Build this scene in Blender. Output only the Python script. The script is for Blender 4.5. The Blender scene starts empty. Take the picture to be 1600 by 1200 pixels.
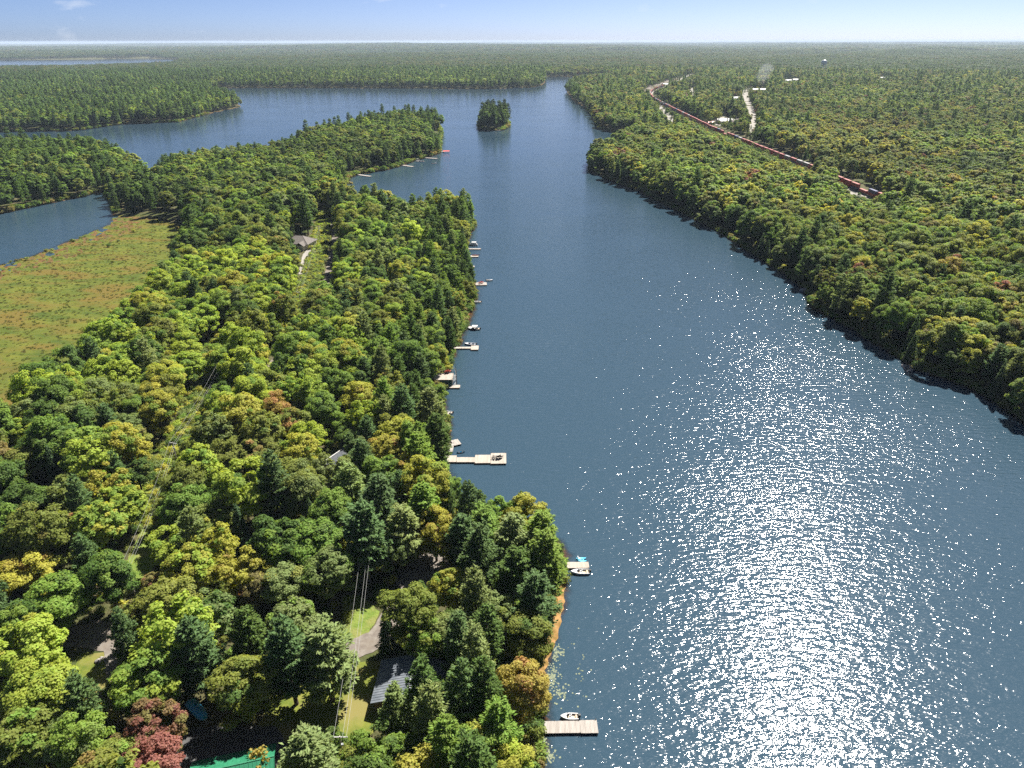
import bpy, bmesh, math, random
import numpy as np
from mathutils import Vector, Matrix, geometry as mgeo

R = math.radians
scene = bpy.context.scene
col = scene.collection
random.seed(7)
rng = np.random.default_rng(11)

# ------------------------------------------------------------------ camera
CAM_H = 120.0
FPX = 1109.0                      # focal length in pixels of the 1600 px wide photograph
PITCH = R(25.8)
cam_d = bpy.data.cameras.new('camera')
cam_d.sensor_fit = 'HORIZONTAL'
cam_d.sensor_width = 36.0
cam_d.lens = 36.0 * FPX / 1600.0
cam_d.clip_start = 0.5
cam_d.clip_end = 200000.0
cam = bpy.data.objects.new('camera', cam_d)
col.objects.link(cam)
cam.location = (0, 0, CAM_H)
cam.rotation_euler = (math.pi / 2 - PITCH, R(0.1), 0)
scene.camera = cam

# ------------------------------------------------------------------ sky and sun
SUN_EL, SUN_AZ = R(51.5), R(33.0)            # azimuth measured from +Y towards +X
world = bpy.data.worlds.new('World')
scene.world = world
world.use_nodes = True
nt = world.node_tree
for n in list(nt.nodes):
    nt.nodes.remove(n)
w_out = nt.nodes.new('ShaderNodeOutputWorld')
w_bg = nt.nodes.new('ShaderNodeBackground')
w_sky = nt.nodes.new('ShaderNodeTexSky')
w_sky.sky_type = 'NISHITA'
w_sky.sun_disc = False
w_sky.sun_elevation = SUN_EL
w_sky.sun_rotation = SUN_AZ
w_sky.altitude = 300
w_sky.air_density = 0.29
w_sky.dust_density = 0.85
w_sky.ozone_density = 5.0
w_bg.inputs['Strength'].default_value = 0.05
# thin scattered clouds over the whole sky
w_tc = nt.nodes.new('ShaderNodeTexCoord')
w_map = nt.nodes.new('ShaderNodeMapping')
w_map.inputs['Scale'].default_value = (1.0, 1.0, 3.2)
w_n = nt.nodes.new('ShaderNodeTexNoise')
w_n.inputs['Scale'].default_value = 9.0
w_n.inputs['Detail'].default_value = 7.0
w_n.inputs['Roughness'].default_value = 0.58
w_r = nt.nodes.new('ShaderNodeValToRGB')
w_r.color_ramp.elements[0].position = 0.59
w_r.color_ramp.elements[0].color = (0, 0, 0, 1)
w_r.color_ramp.elements[1].position = 0.78
w_r.color_ramp.elements[1].color = (0.6, 0.6, 0.6, 1)
w_mix = nt.nodes.new('ShaderNodeMixRGB')
w_mix.inputs['Color2'].default_value = (6.6, 6.8, 7.2, 1)
nt.links.new(w_tc.outputs['Generated'], w_map.inputs['Vector'])
nt.links.new(w_map.outputs['Vector'], w_n.inputs['Vector'])
nt.links.new(w_n.outputs['Fac'], w_r.inputs['Fac'])
nt.links.new(w_r.outputs['Color'], w_mix.inputs['Fac'])
nt.links.new(w_sky.outputs['Color'], w_mix.inputs['Color1'])
nt.links.new(w_mix.outputs['Color'], w_bg.inputs['Color'])
nt.links.new(w_bg.outputs['Background'], w_out.inputs['Surface'])

sun_d = bpy.data.lights.new('sun', 'SUN')
sun_d.energy = 4.5
sun_d.angle = R(0.53)
sun_d.color = (1.0, 0.955, 0.88)
sun = bpy.data.objects.new('sun', sun_d)
col.objects.link(sun)
sdir = Vector((math.sin(SUN_AZ) * math.cos(SUN_EL), math.cos(SUN_AZ) * math.cos(SUN_EL), math.sin(SUN_EL)))
sun.rotation_euler = sdir.to_track_quat('Z', 'Y').to_euler()
sun.location = sdir * 300

scene.view_settings.view_transform = 'Standard'
scene.view_settings.look = 'None'
scene.view_settings.exposure = 1.58
scene.view_settings.gamma = 1.0
scene.view_settings.use_curve_mapping = False
cy = scene.cycles
cy.max_bounces = 8
cy.diffuse_bounces = 4
cy.glossy_bounces = 2
cy.transmission_bounces = 4
cy.transparent_max_bounces = 6
cy.volume_bounces = 0
cy.caustics_reflective = False
cy.caustics_refractive = False
cy.sample_clamp_indirect = 4.0
cy.use_denoising = False

# ------------------------------------------------------------------ helpers: pixels of the photo to places on the ground
CP, SP = math.cos(PITCH), math.sin(PITCH)
def at(px, py, z=0.0):
    u = (px - 800.0) / FPX; v = (py - 600.0) / FPX
    dx, dy, dz = u, CP - v * SP, -SP - v * CP
    t = (z - CAM_H) / dz
    return np.array([dx * t, dy * t, z])
def proj(x, y, z):
    f = y * CP - (z - CAM_H) * SP
    up = y * SP + (z - CAM_H) * CP
    return 800 + FPX * x / f, 600 - FPX * up / f, f

def px_poly(pts):
    out = []
    for p in pts:
        if len(p) == 3:            # already a place on the ground (metres)
            out.append((p[0], p[1]))
        else:
            q = at(p[0], p[1], 0.0); out.append((q[0], q[1]))
    return np.array(out)

def inside(P, x, y):
    x = np.asarray(x, float); y = np.asarray(y, float)
    c = np.zeros(x.shape, bool)
    n = len(P); j = n - 1
    for i in range(n):
        xi, yi = P[i]; xj, yj = P[j]
        cond = ((yi > y) != (yj > y))
        with np.errstate(divide='ignore', invalid='ignore'):
            xx = (xj - xi) * (y - yi) / (yj - yi + 1e-12) + xi
        c ^= cond & (x < xx)
        j = i
    return c

def poly_dist(P, x, y):
    """signed distance to a polygon, positive outside"""
    x = np.asarray(x, float); y = np.asarray(y, float)
    d = np.full(x.shape, 1e18)
    n = len(P)
    for i in range(n):
        ax, ay = P[i]; bx, by = P[(i + 1) % n]
        ex, ey = bx - ax, by - ay
        L = ex * ex + ey * ey + 1e-12
        t = np.clip(((x - ax) * ex + (y - ay) * ey) / L, 0, 1)
        d = np.minimum(d, (x - ax - t * ex) ** 2 + (y - ay - t * ey) ** 2)
    d = np.sqrt(d)
    return np.where(inside(P, x, y), -d, d)

LAKE = px_poly([(4, -80, 0), (842, 1230), (838, 1180), (833, 1140), (842, 1100), (838, 1060), (846, 1020), (857, 985), (867, 945), (873, 910), (876, 880), (876, 862),
    (850, 840), (800, 820), (740, 796), (708, 772), (694, 748), (690, 722), (697, 690), (697, 660), (690, 640), (687, 612), (688, 590), (694, 575), (703, 560), (712, 545),
    (716, 525), (728, 505), (738, 480), (741, 460), (737, 442), (728, 420), (725, 400), (727, 380), (735, 362), (742, 350),
    (735, 341), (690, 341), (640, 353), (600, 344), (560, 342), (538, 320), (536, 298), (545, 278), (560, 272), (600, 266), (630, 258), (650, 250), (672, 245), (686, 239),
    (688, 222), (690, 206), (685, 196), (640, 189), (580, 198), (540, 208), (470, 226), (430, 243), (370, 253), (300, 264), (262, 277), (240, 292),
    (205, 266), (165, 247), (60, 241), (-150, 239), (-500, 237), (-500, 207), (0, 205), (120, 203), (192, 193), (277, 190), (330, 176), (377, 166),
    (362, 156), (330, 147), (318, 140), (340, 136.5), (500, 137), (650, 138), (760, 139), (830, 137), (846, 134), (852, 128), (851, 121), (900, 119.5), (948, 119.5),
    (944, 125), (900, 130), (884, 142), (897, 158), (917, 170), (928, 186), (935, 202), (960, 207), (1000, 209), (1000, 213), (985, 224), (955, 240), (930, 248),
    (919, 258), (925, 268), (950, 281), (1000, 300), (1060, 330), (1120, 361), (1180, 400), (1240, 438), (1260, 455), (1268, 480), (1330, 514), (1380, 545), (1430, 578),
    (1500, 600), (1560, 632), (1600, 660), (1750, 750), (2000, 920), (2400, 1250), (150, -80, 0)])
POND = px_poly([(-400, 400), (-400, 350), (0, 333), (60, 320), (130, 306), (160, 297), (176, 315), (178, 338), (172, 350), (120, 371), (60, 396), (0, 413), (-150, 470), (-400, 560)])
FARLAKE = px_poly([(-300, 92.5), (0, 92.3), (150, 91.0), (230, 89.7), (285, 92.5), (270, 100), (200, 103), (100, 106), (0, 107), (-300, 108)])
ISLAND = px_poly([(748, 200), (765, 204.5), (785, 204), (795, 198), (796, 193), (790, 189), (760, 189), (748, 193)])
MARSH = px_poly([(180, 336), (250, 338), (292, 350), (300, 385), (290, 425), (262, 470), (235, 505), (200, 540), (165, 575), (130, 610), (80, 650), (20, 690), (-60, 720),
    (-250, 720), (-400, 560), (-150, 440), (0, 386), (60, 370), (120, 348), (168, 332)])

RAIL_PX = [(1082, 116), (1060, 126), (1040, 135), (1022, 142), (1016, 149), (1022, 157), (1042, 169), (1077, 187), (1112, 205), (1152, 222), (1202, 243), (1242, 259), (1272, 271), (1312, 289), (1347, 304), (1382, 319), (1450, 350)]
RAIL_XY = np.array([at(px, py, 5.0)[:2] for px, py in RAIL_PX])
def line_dist(P, x, y):
    d = np.full(np.shape(x), 1e18)
    for i in range(len(P) - 1):
        ax, ay = P[i]; ex, ey = P[i + 1][0] - ax, P[i + 1][1] - ay
        t = np.clip(((x - ax) * ex + (y - ay) * ey) / (ex * ex + ey * ey), 0, 1)
        d = np.minimum(d, (x - ax - t * ex) ** 2 + (y - ay - t * ey) ** 2)
    return np.sqrt(d)
def sdf(x, y):
    """distance to the shore: positive on land, negative in water"""
    d = poly_dist(LAKE, x, y)
    d = np.minimum(d, poly_dist(POND, x, y))
    d = np.minimum(d, poly_dist(FARLAKE, x, y))
    d = np.maximum(d, -poly_dist(ISLAND, x, y))
    wob = 0.8 * np.sin(np.asarray(x) * 0.31 + np.sin(np.asarray(y) * 0.17)) * np.sin(np.asarray(y) * 0.27 + 1.3)
    return d + wob * np.clip(1 - np.abs(d) / 8, 0, 1)

def hills(x, y):
    r = np.hypot(x, y)
    h = (6 * np.sin(x * .0031 + 1.2) * np.sin(y * .0027 + .4) + 10 * np.sin(x * .0011 + y * .0006 + 2.) * np.sin(y * .0009 - x * .0004)
         + 6 * np.sin(x * .0052 - y * .0043) + 8 * np.sin(x * .00043 + .3) * np.sin(y * .0003))
    ridge = 22 * np.sin(x * .00031 + 1.7) * np.sin(y * .00017 + x * .00006) + 12 * np.sin(x * .00083 + y * .0002)
    return np.clip((r - 2300) / 5000, 0, 1) * (h + 8) + np.clip((r - 8000) / 5000, 0, 1) * (ridge + 12)

def hgt(x, y, s=None):
    x = np.asarray(x, float); y = np.asarray(y, float)
    if s is None:
        s = sdf(x, y)
    land = 0.55 * (1 - np.exp(-np.maximum(s, 0) / 1.6)) + np.minimum(np.maximum(s, 0) * .035, 3.0)
    land = land + np.clip(s / 40, 0, 1) * (0.35 * np.sin(x * .11) * np.sin(y * .09 + 1) + hills(x, y))
    land = land + np.clip(s / 20, 0, 1) * 3.0 * np.clip(1 - (line_dist(RAIL_XY, x, y) - 7) / 10, 0, 1)      # railway embankment
    md = poly_dist(MARSH, x, y)
    mm = np.clip(-md / 6 + .5, 0, 1)
    lump = np.sin(x * .9 + 2 * np.sin(y * .31)) * np.sin(y * .5 + 2 * np.sin(x * .27)) + .9 * np.sin(x * .23 + y * .3) * np.sin(y * .19 - x * .1)
    marsh = np.where(s > 0, 0.05 + 0.22 * lump * np.clip(1.4 - s / 22, 0.04, 1.0) + np.clip(s / 40, 0, 1) * .2, -.5)
    land = land * (1 - mm) + marsh * mm
    bed = -np.minimum(0.16 * np.maximum(-s, 0), 3.0)
    return np.where(s > 0, land, bed)

def ground(px, py, dz=0.0):
    z = 0.0
    for _ in range(4):
        p = at(px, py, z + dz)
        z = float(hgt(np.array([p[0]]), np.array([p[1]]))[0])
        z = max(z, 0.0)
    p = at(px, py, z + dz)
    return Vector((p[0], p[1], z + dz))

# ------------------------------------------------------------------ helpers: materials
MATS = {}
def nodes_of(m):
    m.use_nodes = True
    t = m.node_tree
    for n in list(t.nodes):
        t.nodes.remove(n)
    o = t.nodes.new('ShaderNodeOutputMaterial')
    return t, o
def mat(name, c1, c2=None, scale=3.0, rough=0.7, bump=0.0, bscale=None, detail=6, spec=0.3, metal=0.0, stretch=(1, 1, 1), lo=.35, hi=.65, c3=None, scale3=.3, space='Object'):
    """two or three colours mottled by noise, with fine relief"""
    if name in MATS:
        return MATS[name]
    m = bpy.data.materials.new(name); t, o = nodes_of(m)
    b = t.nodes.new('ShaderNodeBsdfPrincipled')
    b.inputs['Roughness'].default_value = rough
    b.inputs['Metallic'].default_value = metal
    b.inputs['Specular IOR Level'].default_value = spec
    tc = t.nodes.new('ShaderNodeTexCoord'); mp = t.nodes.new('ShaderNodeMapping')
    mp.inputs['Scale'].default_value = stretch
    if space == 'World':
        g = t.nodes.new('ShaderNodeNewGeometry'); t.links.new(g.outputs['Position'], mp.inputs['Vector'])
    else:
        t.links.new(tc.outputs['Object'], mp.inputs['Vector'])
    n = t.nodes.new('ShaderNodeTexNoise'); n.inputs['Scale'].default_value = scale; n.inputs['Detail'].default_value = detail
    n.inputs['Roughness'].default_value = .6
    t.links.new(mp.outputs['Vector'], n.inputs['Vector'])
    r = t.nodes.new('ShaderNodeValToRGB')
    r.color_ramp.elements[0].position = lo; r.color_ramp.elements[1].position = hi
    c2 = c2 or tuple(min(1, k * 1.25) for k in c1)
    r.color_ramp.elements[0].color = (*c1, 1); r.color_ramp.elements[1].color = (*c2, 1)
    t.links.new(n.outputs['Fac'], r.inputs['Fac'])
    src = r.outputs['Color']
    if c3:
        n3 = t.nodes.new('ShaderNodeTexNoise'); n3.inputs['Scale'].default_value = scale3; n3.inputs['Detail'].default_value = 5
        t.links.new(mp.outputs['Vector'], n3.inputs['Vector'])
        r3 = t.nodes.new('ShaderNodeValToRGB'); r3.color_ramp.elements[0].position = .48; r3.color_ramp.elements[1].position = .62
        t.links.new(n3.outputs['Fac'], r3.inputs['Fac'])
        mx = t.nodes.new('ShaderNodeMixRGB'); mx.inputs['Color2'].default_value = (*c3, 1)
        t.links.new(r3.outputs['Color'], mx.inputs['Fac']); t.links.new(src, mx.inputs['Color1']); src = mx.outputs['Color']
    t.links.new(src, b.inputs['Base Color'])
    if bump:
        bn = t.nodes.new('ShaderNodeTexNoise'); bn.inputs['Scale'].default_value = bscale or scale * 4; bn.inputs['Detail'].default_value = 4
        t.links.new(mp.outputs['Vector'], bn.inputs['Vector'])
        bp = t.nodes.new('ShaderNodeBump'); bp.inputs['Strength'].default_value = .8; bp.inputs['Distance'].default_value = bump
        t.links.new(bn.outputs['Fac'], bp.inputs['Height']); t.links.new(bp.outputs['Normal'], b.inputs['Normal'])
    t.links.new(b.outputs['BSDF'], o.inputs['Surface'])
    MATS[name] = m
    return m

def leaf_mat(name, rough=.55, trans=.32, use_tint=True, base=(.07, .12, .02)):
    """foliage: colour from the tree's own tint, varied per clump and leaf, light passing through the leaves"""
    m = bpy.data.materials.new(name); t, o = nodes_of(m)
    def A(nm, ty):
        a = t.nodes.new('ShaderNodeAttribute'); a.attribute_name = nm; a.attribute_type = ty; return a
    if use_tint:
        c = A('tint', 'INSTANCER').outputs['Color']; c2 = A('tint2', 'INSTANCER').outputs['Color']; mixa = A('turn', 'INSTANCER').outputs['Fac']
        puff = A('puff', 'GEOMETRY').outputs['Fac']
        gt = t.nodes.new('ShaderNodeMath'); gt.operation = 'SUBTRACT'; t.links.new(mixa, gt.inputs[0]); t.links.new(puff, gt.inputs[1])
        ml = t.nodes.new('ShaderNodeMath'); ml.operation = 'MULTIPLY'; ml.use_clamp = True; ml.inputs[1].default_value = 5.0
        t.links.new(gt.outputs[0], ml.inputs[0])
        mx = t.nodes.new('ShaderNodeMixRGB'); t.links.new(ml.outputs[0], mx.inputs['Fac']); t.links.new(c, mx.inputs['Color1']); t.links.new(c2, mx.inputs['Color2'])
        colr = mx.outputs['Color']
    else:
        rgb = t.nodes.new('ShaderNodeRGB'); rgb.outputs[0].default_value = (*base, 1); colr = rgb.outputs[0]
        puff = A('puff', 'GEOMETRY').outputs['Fac']
    rnd = A('rnd', 'GEOMETRY').outputs['Fac']
    hs = t.nodes.new('ShaderNodeHueSaturation')
    def mr(src, a, b):
        k = t.nodes.new('ShaderNodeMapRange'); k.inputs['To Min'].default_value = a; k.inputs['To Max'].default_value = b
        t.links.new(src, k.inputs['Value']); return k.outputs[0]
    t.links.new(mr(rnd, .482, .515), hs.inputs['Hue'])
    t.links.new(mr(rnd, .72, 1.3), hs.inputs['Value']); hs.inputs['Saturation'].default_value = .9
    t.links.new(colr, hs.inputs['Color'])
    d = t.nodes.new('ShaderNodeBsdfPrincipled'); d.inputs['Roughness'].default_value = rough; d.inputs['Specular IOR Level'].default_value = .12
    t.links.new(hs.outputs['Color'], d.inputs['Base Color'])
    tr = t.nodes.new('ShaderNodeBsdfTranslucent')
    gm = t.nodes.new('ShaderNodeMixRGB'); gm.blend_type = 'MULTIPLY'; gm.inputs['Fac'].default_value = 1; gm.inputs['Color2'].default_value = (1.35, 1.3, .6, 1)
    t.links.new(hs.outputs['Color'], gm.inputs['Color1']); t.links.new(gm.outputs['Color'], tr.inputs['Color'])
    ms = t.nodes.new('ShaderNodeMixShader'); ms.inputs['Fac'].default_value = trans
    t.links.new(d.outputs['BSDF'], ms.inputs[1]); t.links.new(tr.outputs['BSDF'], ms.inputs[2])
    t.links.new(ms.outputs['Shader'], o.inputs['Surface'])
    return m

# ------------------------------------------------------------------ helpers: meshes and objects
def mesh_from(name, verts, faces_flat, nper, material=None, smooth=False):
    """fast mesh: verts (N,3); faces_flat (M*nper) indices"""
    me = bpy.data.meshes.new(name)
    nv = len(verts); nf = len(faces_flat) // nper
    me.vertices.add(nv); me.vertices.foreach_set('co', np.asarray(verts, np.float32).ravel())
    me.loops.add(len(faces_flat)); me.loops.foreach_set('vertex_index', np.asarray(faces_flat, np.int32))
    me.polygons.add(nf); me.polygons.foreach_set('loop_start', np.arange(0, nf * nper, nper, dtype=np.int32))
    me.update(calc_edges=True)
    if smooth:
        me.polygons.foreach_set('use_smooth', np.ones(nf, bool))
    if material:
        me.materials.append(material)
    return me

def link(name, data, parent=None, loc=None):
    o = bpy.data.objects.new(name, data)
    col.objects.link(o)
    if parent is not None:
        o.parent = parent
    if loc is not None:
        o.location = loc
    return o
def tag(o, label=None, cat=None, group=None, kind=None):
    if label: o['label'] = label
    if cat: o['category'] = cat
    if group: o['group'] = group
    if kind: o['kind'] = kind
    return o
def thing(name, label, cat, loc, rz=0.0, group=None):
    o = link(name, None, None, loc); o.rotation_euler = (0, 0, rz); o.empty_display_size = .5
    return tag(o, label, cat, group)

class MB:
    """collects shapes and links them as ONE mesh object"""
    def __init__(s): s.v = []; s.f = []
    def add(s, vs, fs):
        k = len(s.v); s.v += [tuple(v) for v in vs]; s.f += [tuple(i + k for i in f) for f in fs]; return s
    def box(s, x0, x1, y0, y1, z0, z1, rz=0.0, about=(0, 0)):
        vs = [(x, y, z) for z in (z0, z1) for (x, y) in ((x0, y0), (x1, y0), (x1, y1), (x0, y1))]
        if rz:
            c, q = math.cos(rz), math.sin(rz); ax, ay = about
            vs = [((x - ax) * c - (y - ay) * q + ax, (x - ax) * q + (y - ay) * c + ay, z) for x, y, z in vs]
        return s.add(vs, [(0, 3, 2, 1), (4, 5, 6, 7), (0, 1, 5, 4), (1, 2, 6, 5), (2, 3, 7, 6), (3, 0, 4, 7)])
    def tube(s, p, q, r0, r1=None, n=8):
        r1 = r0 if r1 is None else r1
        p = Vector(p); q = Vector(q); d = (q - p).normalized()
        a = d.orthogonal().normalized(); b = d.cross(a)
        vs = []
        for c, r in ((p, r0), (q, r1)):
            for i in range(n):
                t = 2 * math.pi * i / n; vs.append(c + a * (r * math.cos(t)) + b * (r * math.sin(t)))
        fs = [(i, (i + 1) % n, n + (i + 1) % n, n + i) for i in range(n)]
        fs += [tuple(range(n - 1, -1, -1)), tuple(range(n, 2 * n))]
        return s.add(vs, fs)
    def loft(s, rings, cap=True, closed=True):
        n = len(rings[0]); vs = [v for r in rings for v in r]; fs = []
        for k in range(len(rings) - 1):
            for i in range(n if closed else n - 1):
                j = (i + 1) % n
                fs.append((k * n + i, k * n + j, (k + 1) * n + j, (k + 1) * n + i))
        if cap:
            fs.append(tuple(range(n - 1, -1, -1))); fs.append(tuple(range((len(rings) - 1) * n, len(rings) * n)))
        return s.add(vs, fs)
    def build(s, name, material, parent=None, loc=None, smooth=False, kind=None, label=None):
        me = bpy.data.meshes.new(name); me.from_pydata(s.v, [], s.f); me.update()
        if smooth:
            me.polygons.foreach_set('use_smooth', np.ones(len(me.polygons), bool))
        me.materials.append(material)
        o = link(name, me, parent, loc)
        if kind: o['kind'] = kind
        if label: o['label'] = label
        return o

def copy_tree(o, parent=None):
    c = o.copy(); col.objects.link(c); c.parent = parent
    for ch in [k for k in o.children]:
        copy_tree(ch, c)
    return c

# ================================================================== THE SETTING: terrain
M_FLOOR = mat('forest_floor', (.045, .05, .018), (.10, .085, .045), scale=.35, rough=.95, bump=.12, bscale=1.5, spec=.1, c3=(.05, .065, .018), scale3=.06, space='World')
def floor_bed():
    # the same ground under water and at the water line is orange-brown sand and silt
    t = M_FLOOR.node_tree; b = [n for n in t.nodes if n.type == 'BSDF_PRINCIPLED'][0]
    src = b.inputs['Base Color'].links[0].from_socket
    g = t.nodes.new('ShaderNodeNewGeometry'); sx = t.nodes.new('ShaderNodeSeparateXYZ'); t.links.new(g.outputs['Position'], sx.inputs[0])
    mr = t.nodes.new('ShaderNodeMapRange'); mr.inputs['From Min'].default_value = .12; mr.inputs['From Max'].default_value = .4
    mr.inputs['To Min'].default_value = 1; mr.inputs['To Max'].default_value = 0; t.links.new(sx.outputs['Z'], mr.inputs['Value'])
    n = t.nodes.new('ShaderNodeTexNoise'); n.inputs['Scale'].default_value = .5; n.inputs['Detail'].default_value = 6; t.links.new(g.outputs['Position'], n.inputs['Vector'])
    r = t.nodes.new('ShaderNodeValToRGB'); r.color_ramp.elements[0].position = .35; r.color_ramp.elements[1].position = .65
    r.color_ramp.elements[0].color = (.05, .030, .012, 1); r.color_ramp.elements[1].color = (.17, .095, .032, 1); t.links.new(n.outputs['Fac'], r.inputs['Fac'])
    mx = t.nodes.new('ShaderNodeMixRGB'); t.links.new(mr.outputs[0], mx.inputs['Fac']); t.links.new(src, mx.inputs['Color1']); t.links.new(r.outputs['Color'], mx.inputs['Color2'])
    t.links.new(mx.outputs['Color'], b.inputs['Base Color'])
floor_bed()
az = np.radians(np.concatenate([np.arange(-85, -46, 1.5), np.arange(-46, 46.01, .32), np.arange(47.5, 86, 1.5)]))
rad = [25.0]
while rad[-1] < 46000:
    rad.append(rad[-1] * (1.0145 if rad[-1] < 1500 else 1.03))
rad = np.array(rad)
GA, GR = np.meshgrid(az, rad)
GX = (GR * np.sin(GA)).ravel(); GY = (GR * np.cos(GA)).ravel()
GS = sdf(GX, GY)
GZ = hgt(GX, GY, GS)
na, nr = len(az), len(rad)
ii = (np.arange(nr - 1)[:, None] * na + np.arange(na - 1)[None, :]).ravel()
QUADS = np.stack([ii, ii + 1, ii + 1 + na, ii + na], 1)
me = mesh_from('ground', np.stack([GX, GY, GZ], 1), QUADS.ravel(), 4, M_FLOOR, True)
tag(link('ground', me), 'dark forest floor under the trees, sloping into the lake', kind='structure')

# ------------------------------------------------------------------ water
def water_mat(name, deep, shallow_d, amp=1.0):
    m = bpy.data.materials.new(name); t, o = nodes_of(m)
    g = t.nodes.new('ShaderNodeNewGeometry')
    def noise(scale, sx, sy, det=2.0, rough=.5, dist=0.0, rot=0.0):
        mp = t.nodes.new('ShaderNodeMapping'); mp.inputs['Scale'].default_value = (sx, sy, 1); mp.inputs['Rotation'].default_value = (0, 0, rot)
        n = t.nodes.new('ShaderNodeTexNoise'); n.inputs['Scale'].default_value = scale; n.inputs['Detail'].default_value = det
        n.inputs['Roughness'].default_value = rough; n.inputs['Distortion'].default_value = dist
        t.links.new(g.outputs['Position'], mp.inputs['Vector']); t.links.new(mp.outputs['Vector'], n.inputs['Vector'])
        return n.outputs['Fac']
    def math_(op, a, b):
        k = t.nodes.new('ShaderNodeMath'); k.operation = op
        for i, q in enumerate((a, b)):
            if isinstance(q, (int, float)): k.inputs[i].default_value = q
            else: t.links.new(q, k.inputs[i])
        return k.outputs[0]
    waves = math_('ADD', math_('MULTIPLY', noise(.80, .34, 1.0, 1.5, .5, .5, R(4)), .30),
                  math_('MULTIPLY', noise(2.2, .40, 1.0, 1.5, .5, .3, R(-7)), .135))
    # gusts: calmer and rougher patches of the surface
    gust = t.nodes.new('ShaderNodeMapRange'); gust.inputs['From Min'].default_value = .35; gust.inputs['From Max'].default_value = .65
    gust.inputs['To Min'].default_value = .72 * amp; gust.inputs['To Max'].default_value = 1.1 * amp
    t.links.new(noise(.016, .5, 1.0, 3.0, .55, .6), gust.inputs['Value'])
    # wave height cut with distance, shaped so the far lake mirrors more sky
    sp = t.nodes.new('ShaderNodeSeparateXYZ'); t.links.new(g.outputs['Position'], sp.inputs[0])
    far_flatten = t.nodes.new('ShaderNodeMapRange'); far_flatten.inputs['From Min'].default_value = 260; far_flatten.inputs['From Max'].default_value = 900
    far_flatten.inputs['To Min'].default_value = 1.0; far_flatten.inputs['To Max'].default_value = .25; t.links.new(sp.outputs['Y'], far_flatten.inputs['Value'])
    bp = t.nodes.new('ShaderNodeBump'); bp.inputs['Strength'].default_value = 1.0; bp.inputs['Distance'].default_value = 1.0
    t.links.new(math_('MULTIPLY', math_('MULTIPLY', waves, gust.outputs[0]), far_flatten.outputs[0]), bp.inputs['Height'])
    fr = t.nodes.new('ShaderNodeFresnel'); fr.inputs['IOR'].default_value = 1.45; t.links.new(bp.outputs['Normal'], fr.inputs['Normal'])
    gl = t.nodes.new('ShaderNodeBsdfGlossy'); gl.inputs['Roughness'].default_value = .085; t.links.new(bp.outputs['Normal'], gl.inputs['Normal'])
    df = t.nodes.new('ShaderNodeBsdfDiffuse'); df.inputs['Color'].default_value = (*deep, 1)
    tp = t.nodes.new('ShaderNodeBsdfTransparent'); tp.inputs['Color'].default_value = (.95, .78, .5, 1)
    a = t.nodes.new('ShaderNodeAttribute'); a.attribute_name = 'offshore'
    dn = math_('ADD', a.outputs['Fac'], math_('MULTIPLY', math_('SUBTRACT', noise(.22, 1, 1, 3.0), .5), shallow_d * 1.2))
    mr = t.nodes.new('ShaderNodeMapRange'); mr.interpolation_type = 'SMOOTHSTEP'
    mr.inputs['From Min'].default_value = 0.0; mr.inputs['From Max'].default_value = shallow_d; mr.inputs['To Min'].default_value = .12; mr.inputs['To Max'].default_value = 1
    t.links.new(dn, mr.inputs['Value'])
    body = t.nodes.new('ShaderNodeMixShader'); t.links.new(mr.outputs[0], body.inputs['Fac'])
    t.links.new(tp.outputs[0], body.inputs[1]); t.links.new(df.outputs[0], body.inputs[2])
    ms = t.nodes.new('ShaderNodeMixShader'); t.links.new(fr.outputs[0], ms.inputs['Fac']); t.links.new(body.outputs[0], ms.inputs[1]); t.links.new(gl.outputs[0], ms.inputs[2])
    t.links.new(ms.outputs[0], o.inputs['Surface'])
    return m

M_WATER = water_mat('lake_water', (.027, .053, .076), 3.6)
def water_sheet(name, label, poly, reach, material):
    d = poly_dist(poly, GX, GY)
    q = d[QUADS].min(1) < reach
    if poly is LAKE:
        q &= (GS[QUADS].min(1) < reach)
    qs = QUADS[q]
    used, inv = np.unique(qs.ravel(), return_inverse=True)
    me = mesh_from(name, np.stack([GX[used], GY[used], np.zeros(len(used))], 1), inv.astype(np.int32), 4, material, True)
    at_ = me.attributes.new('offshore', 'FLOAT', 'POINT')
    at_.data.foreach_set('value', np.maximum(np.maximum(-GS[used], 0), np.where((GS[used] > 0) & (GZ[used] < -.01), 2.5 - GZ[used] * 40, 0)).astype(np.float32))
    return tag(link(name, me), label, kind='structure')
water_sheet('lake', 'wide blue rippled lake with sun glitter on its near right side', LAKE, 3.0, M_WATER)
water_sheet('pond', 'dark blue pond beyond the marsh', POND, 60.0, M_WATER)
water_sheet('lake', 'pale strip of far lake near the horizon', FARLAKE, 40.0, M_WATER)

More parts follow.
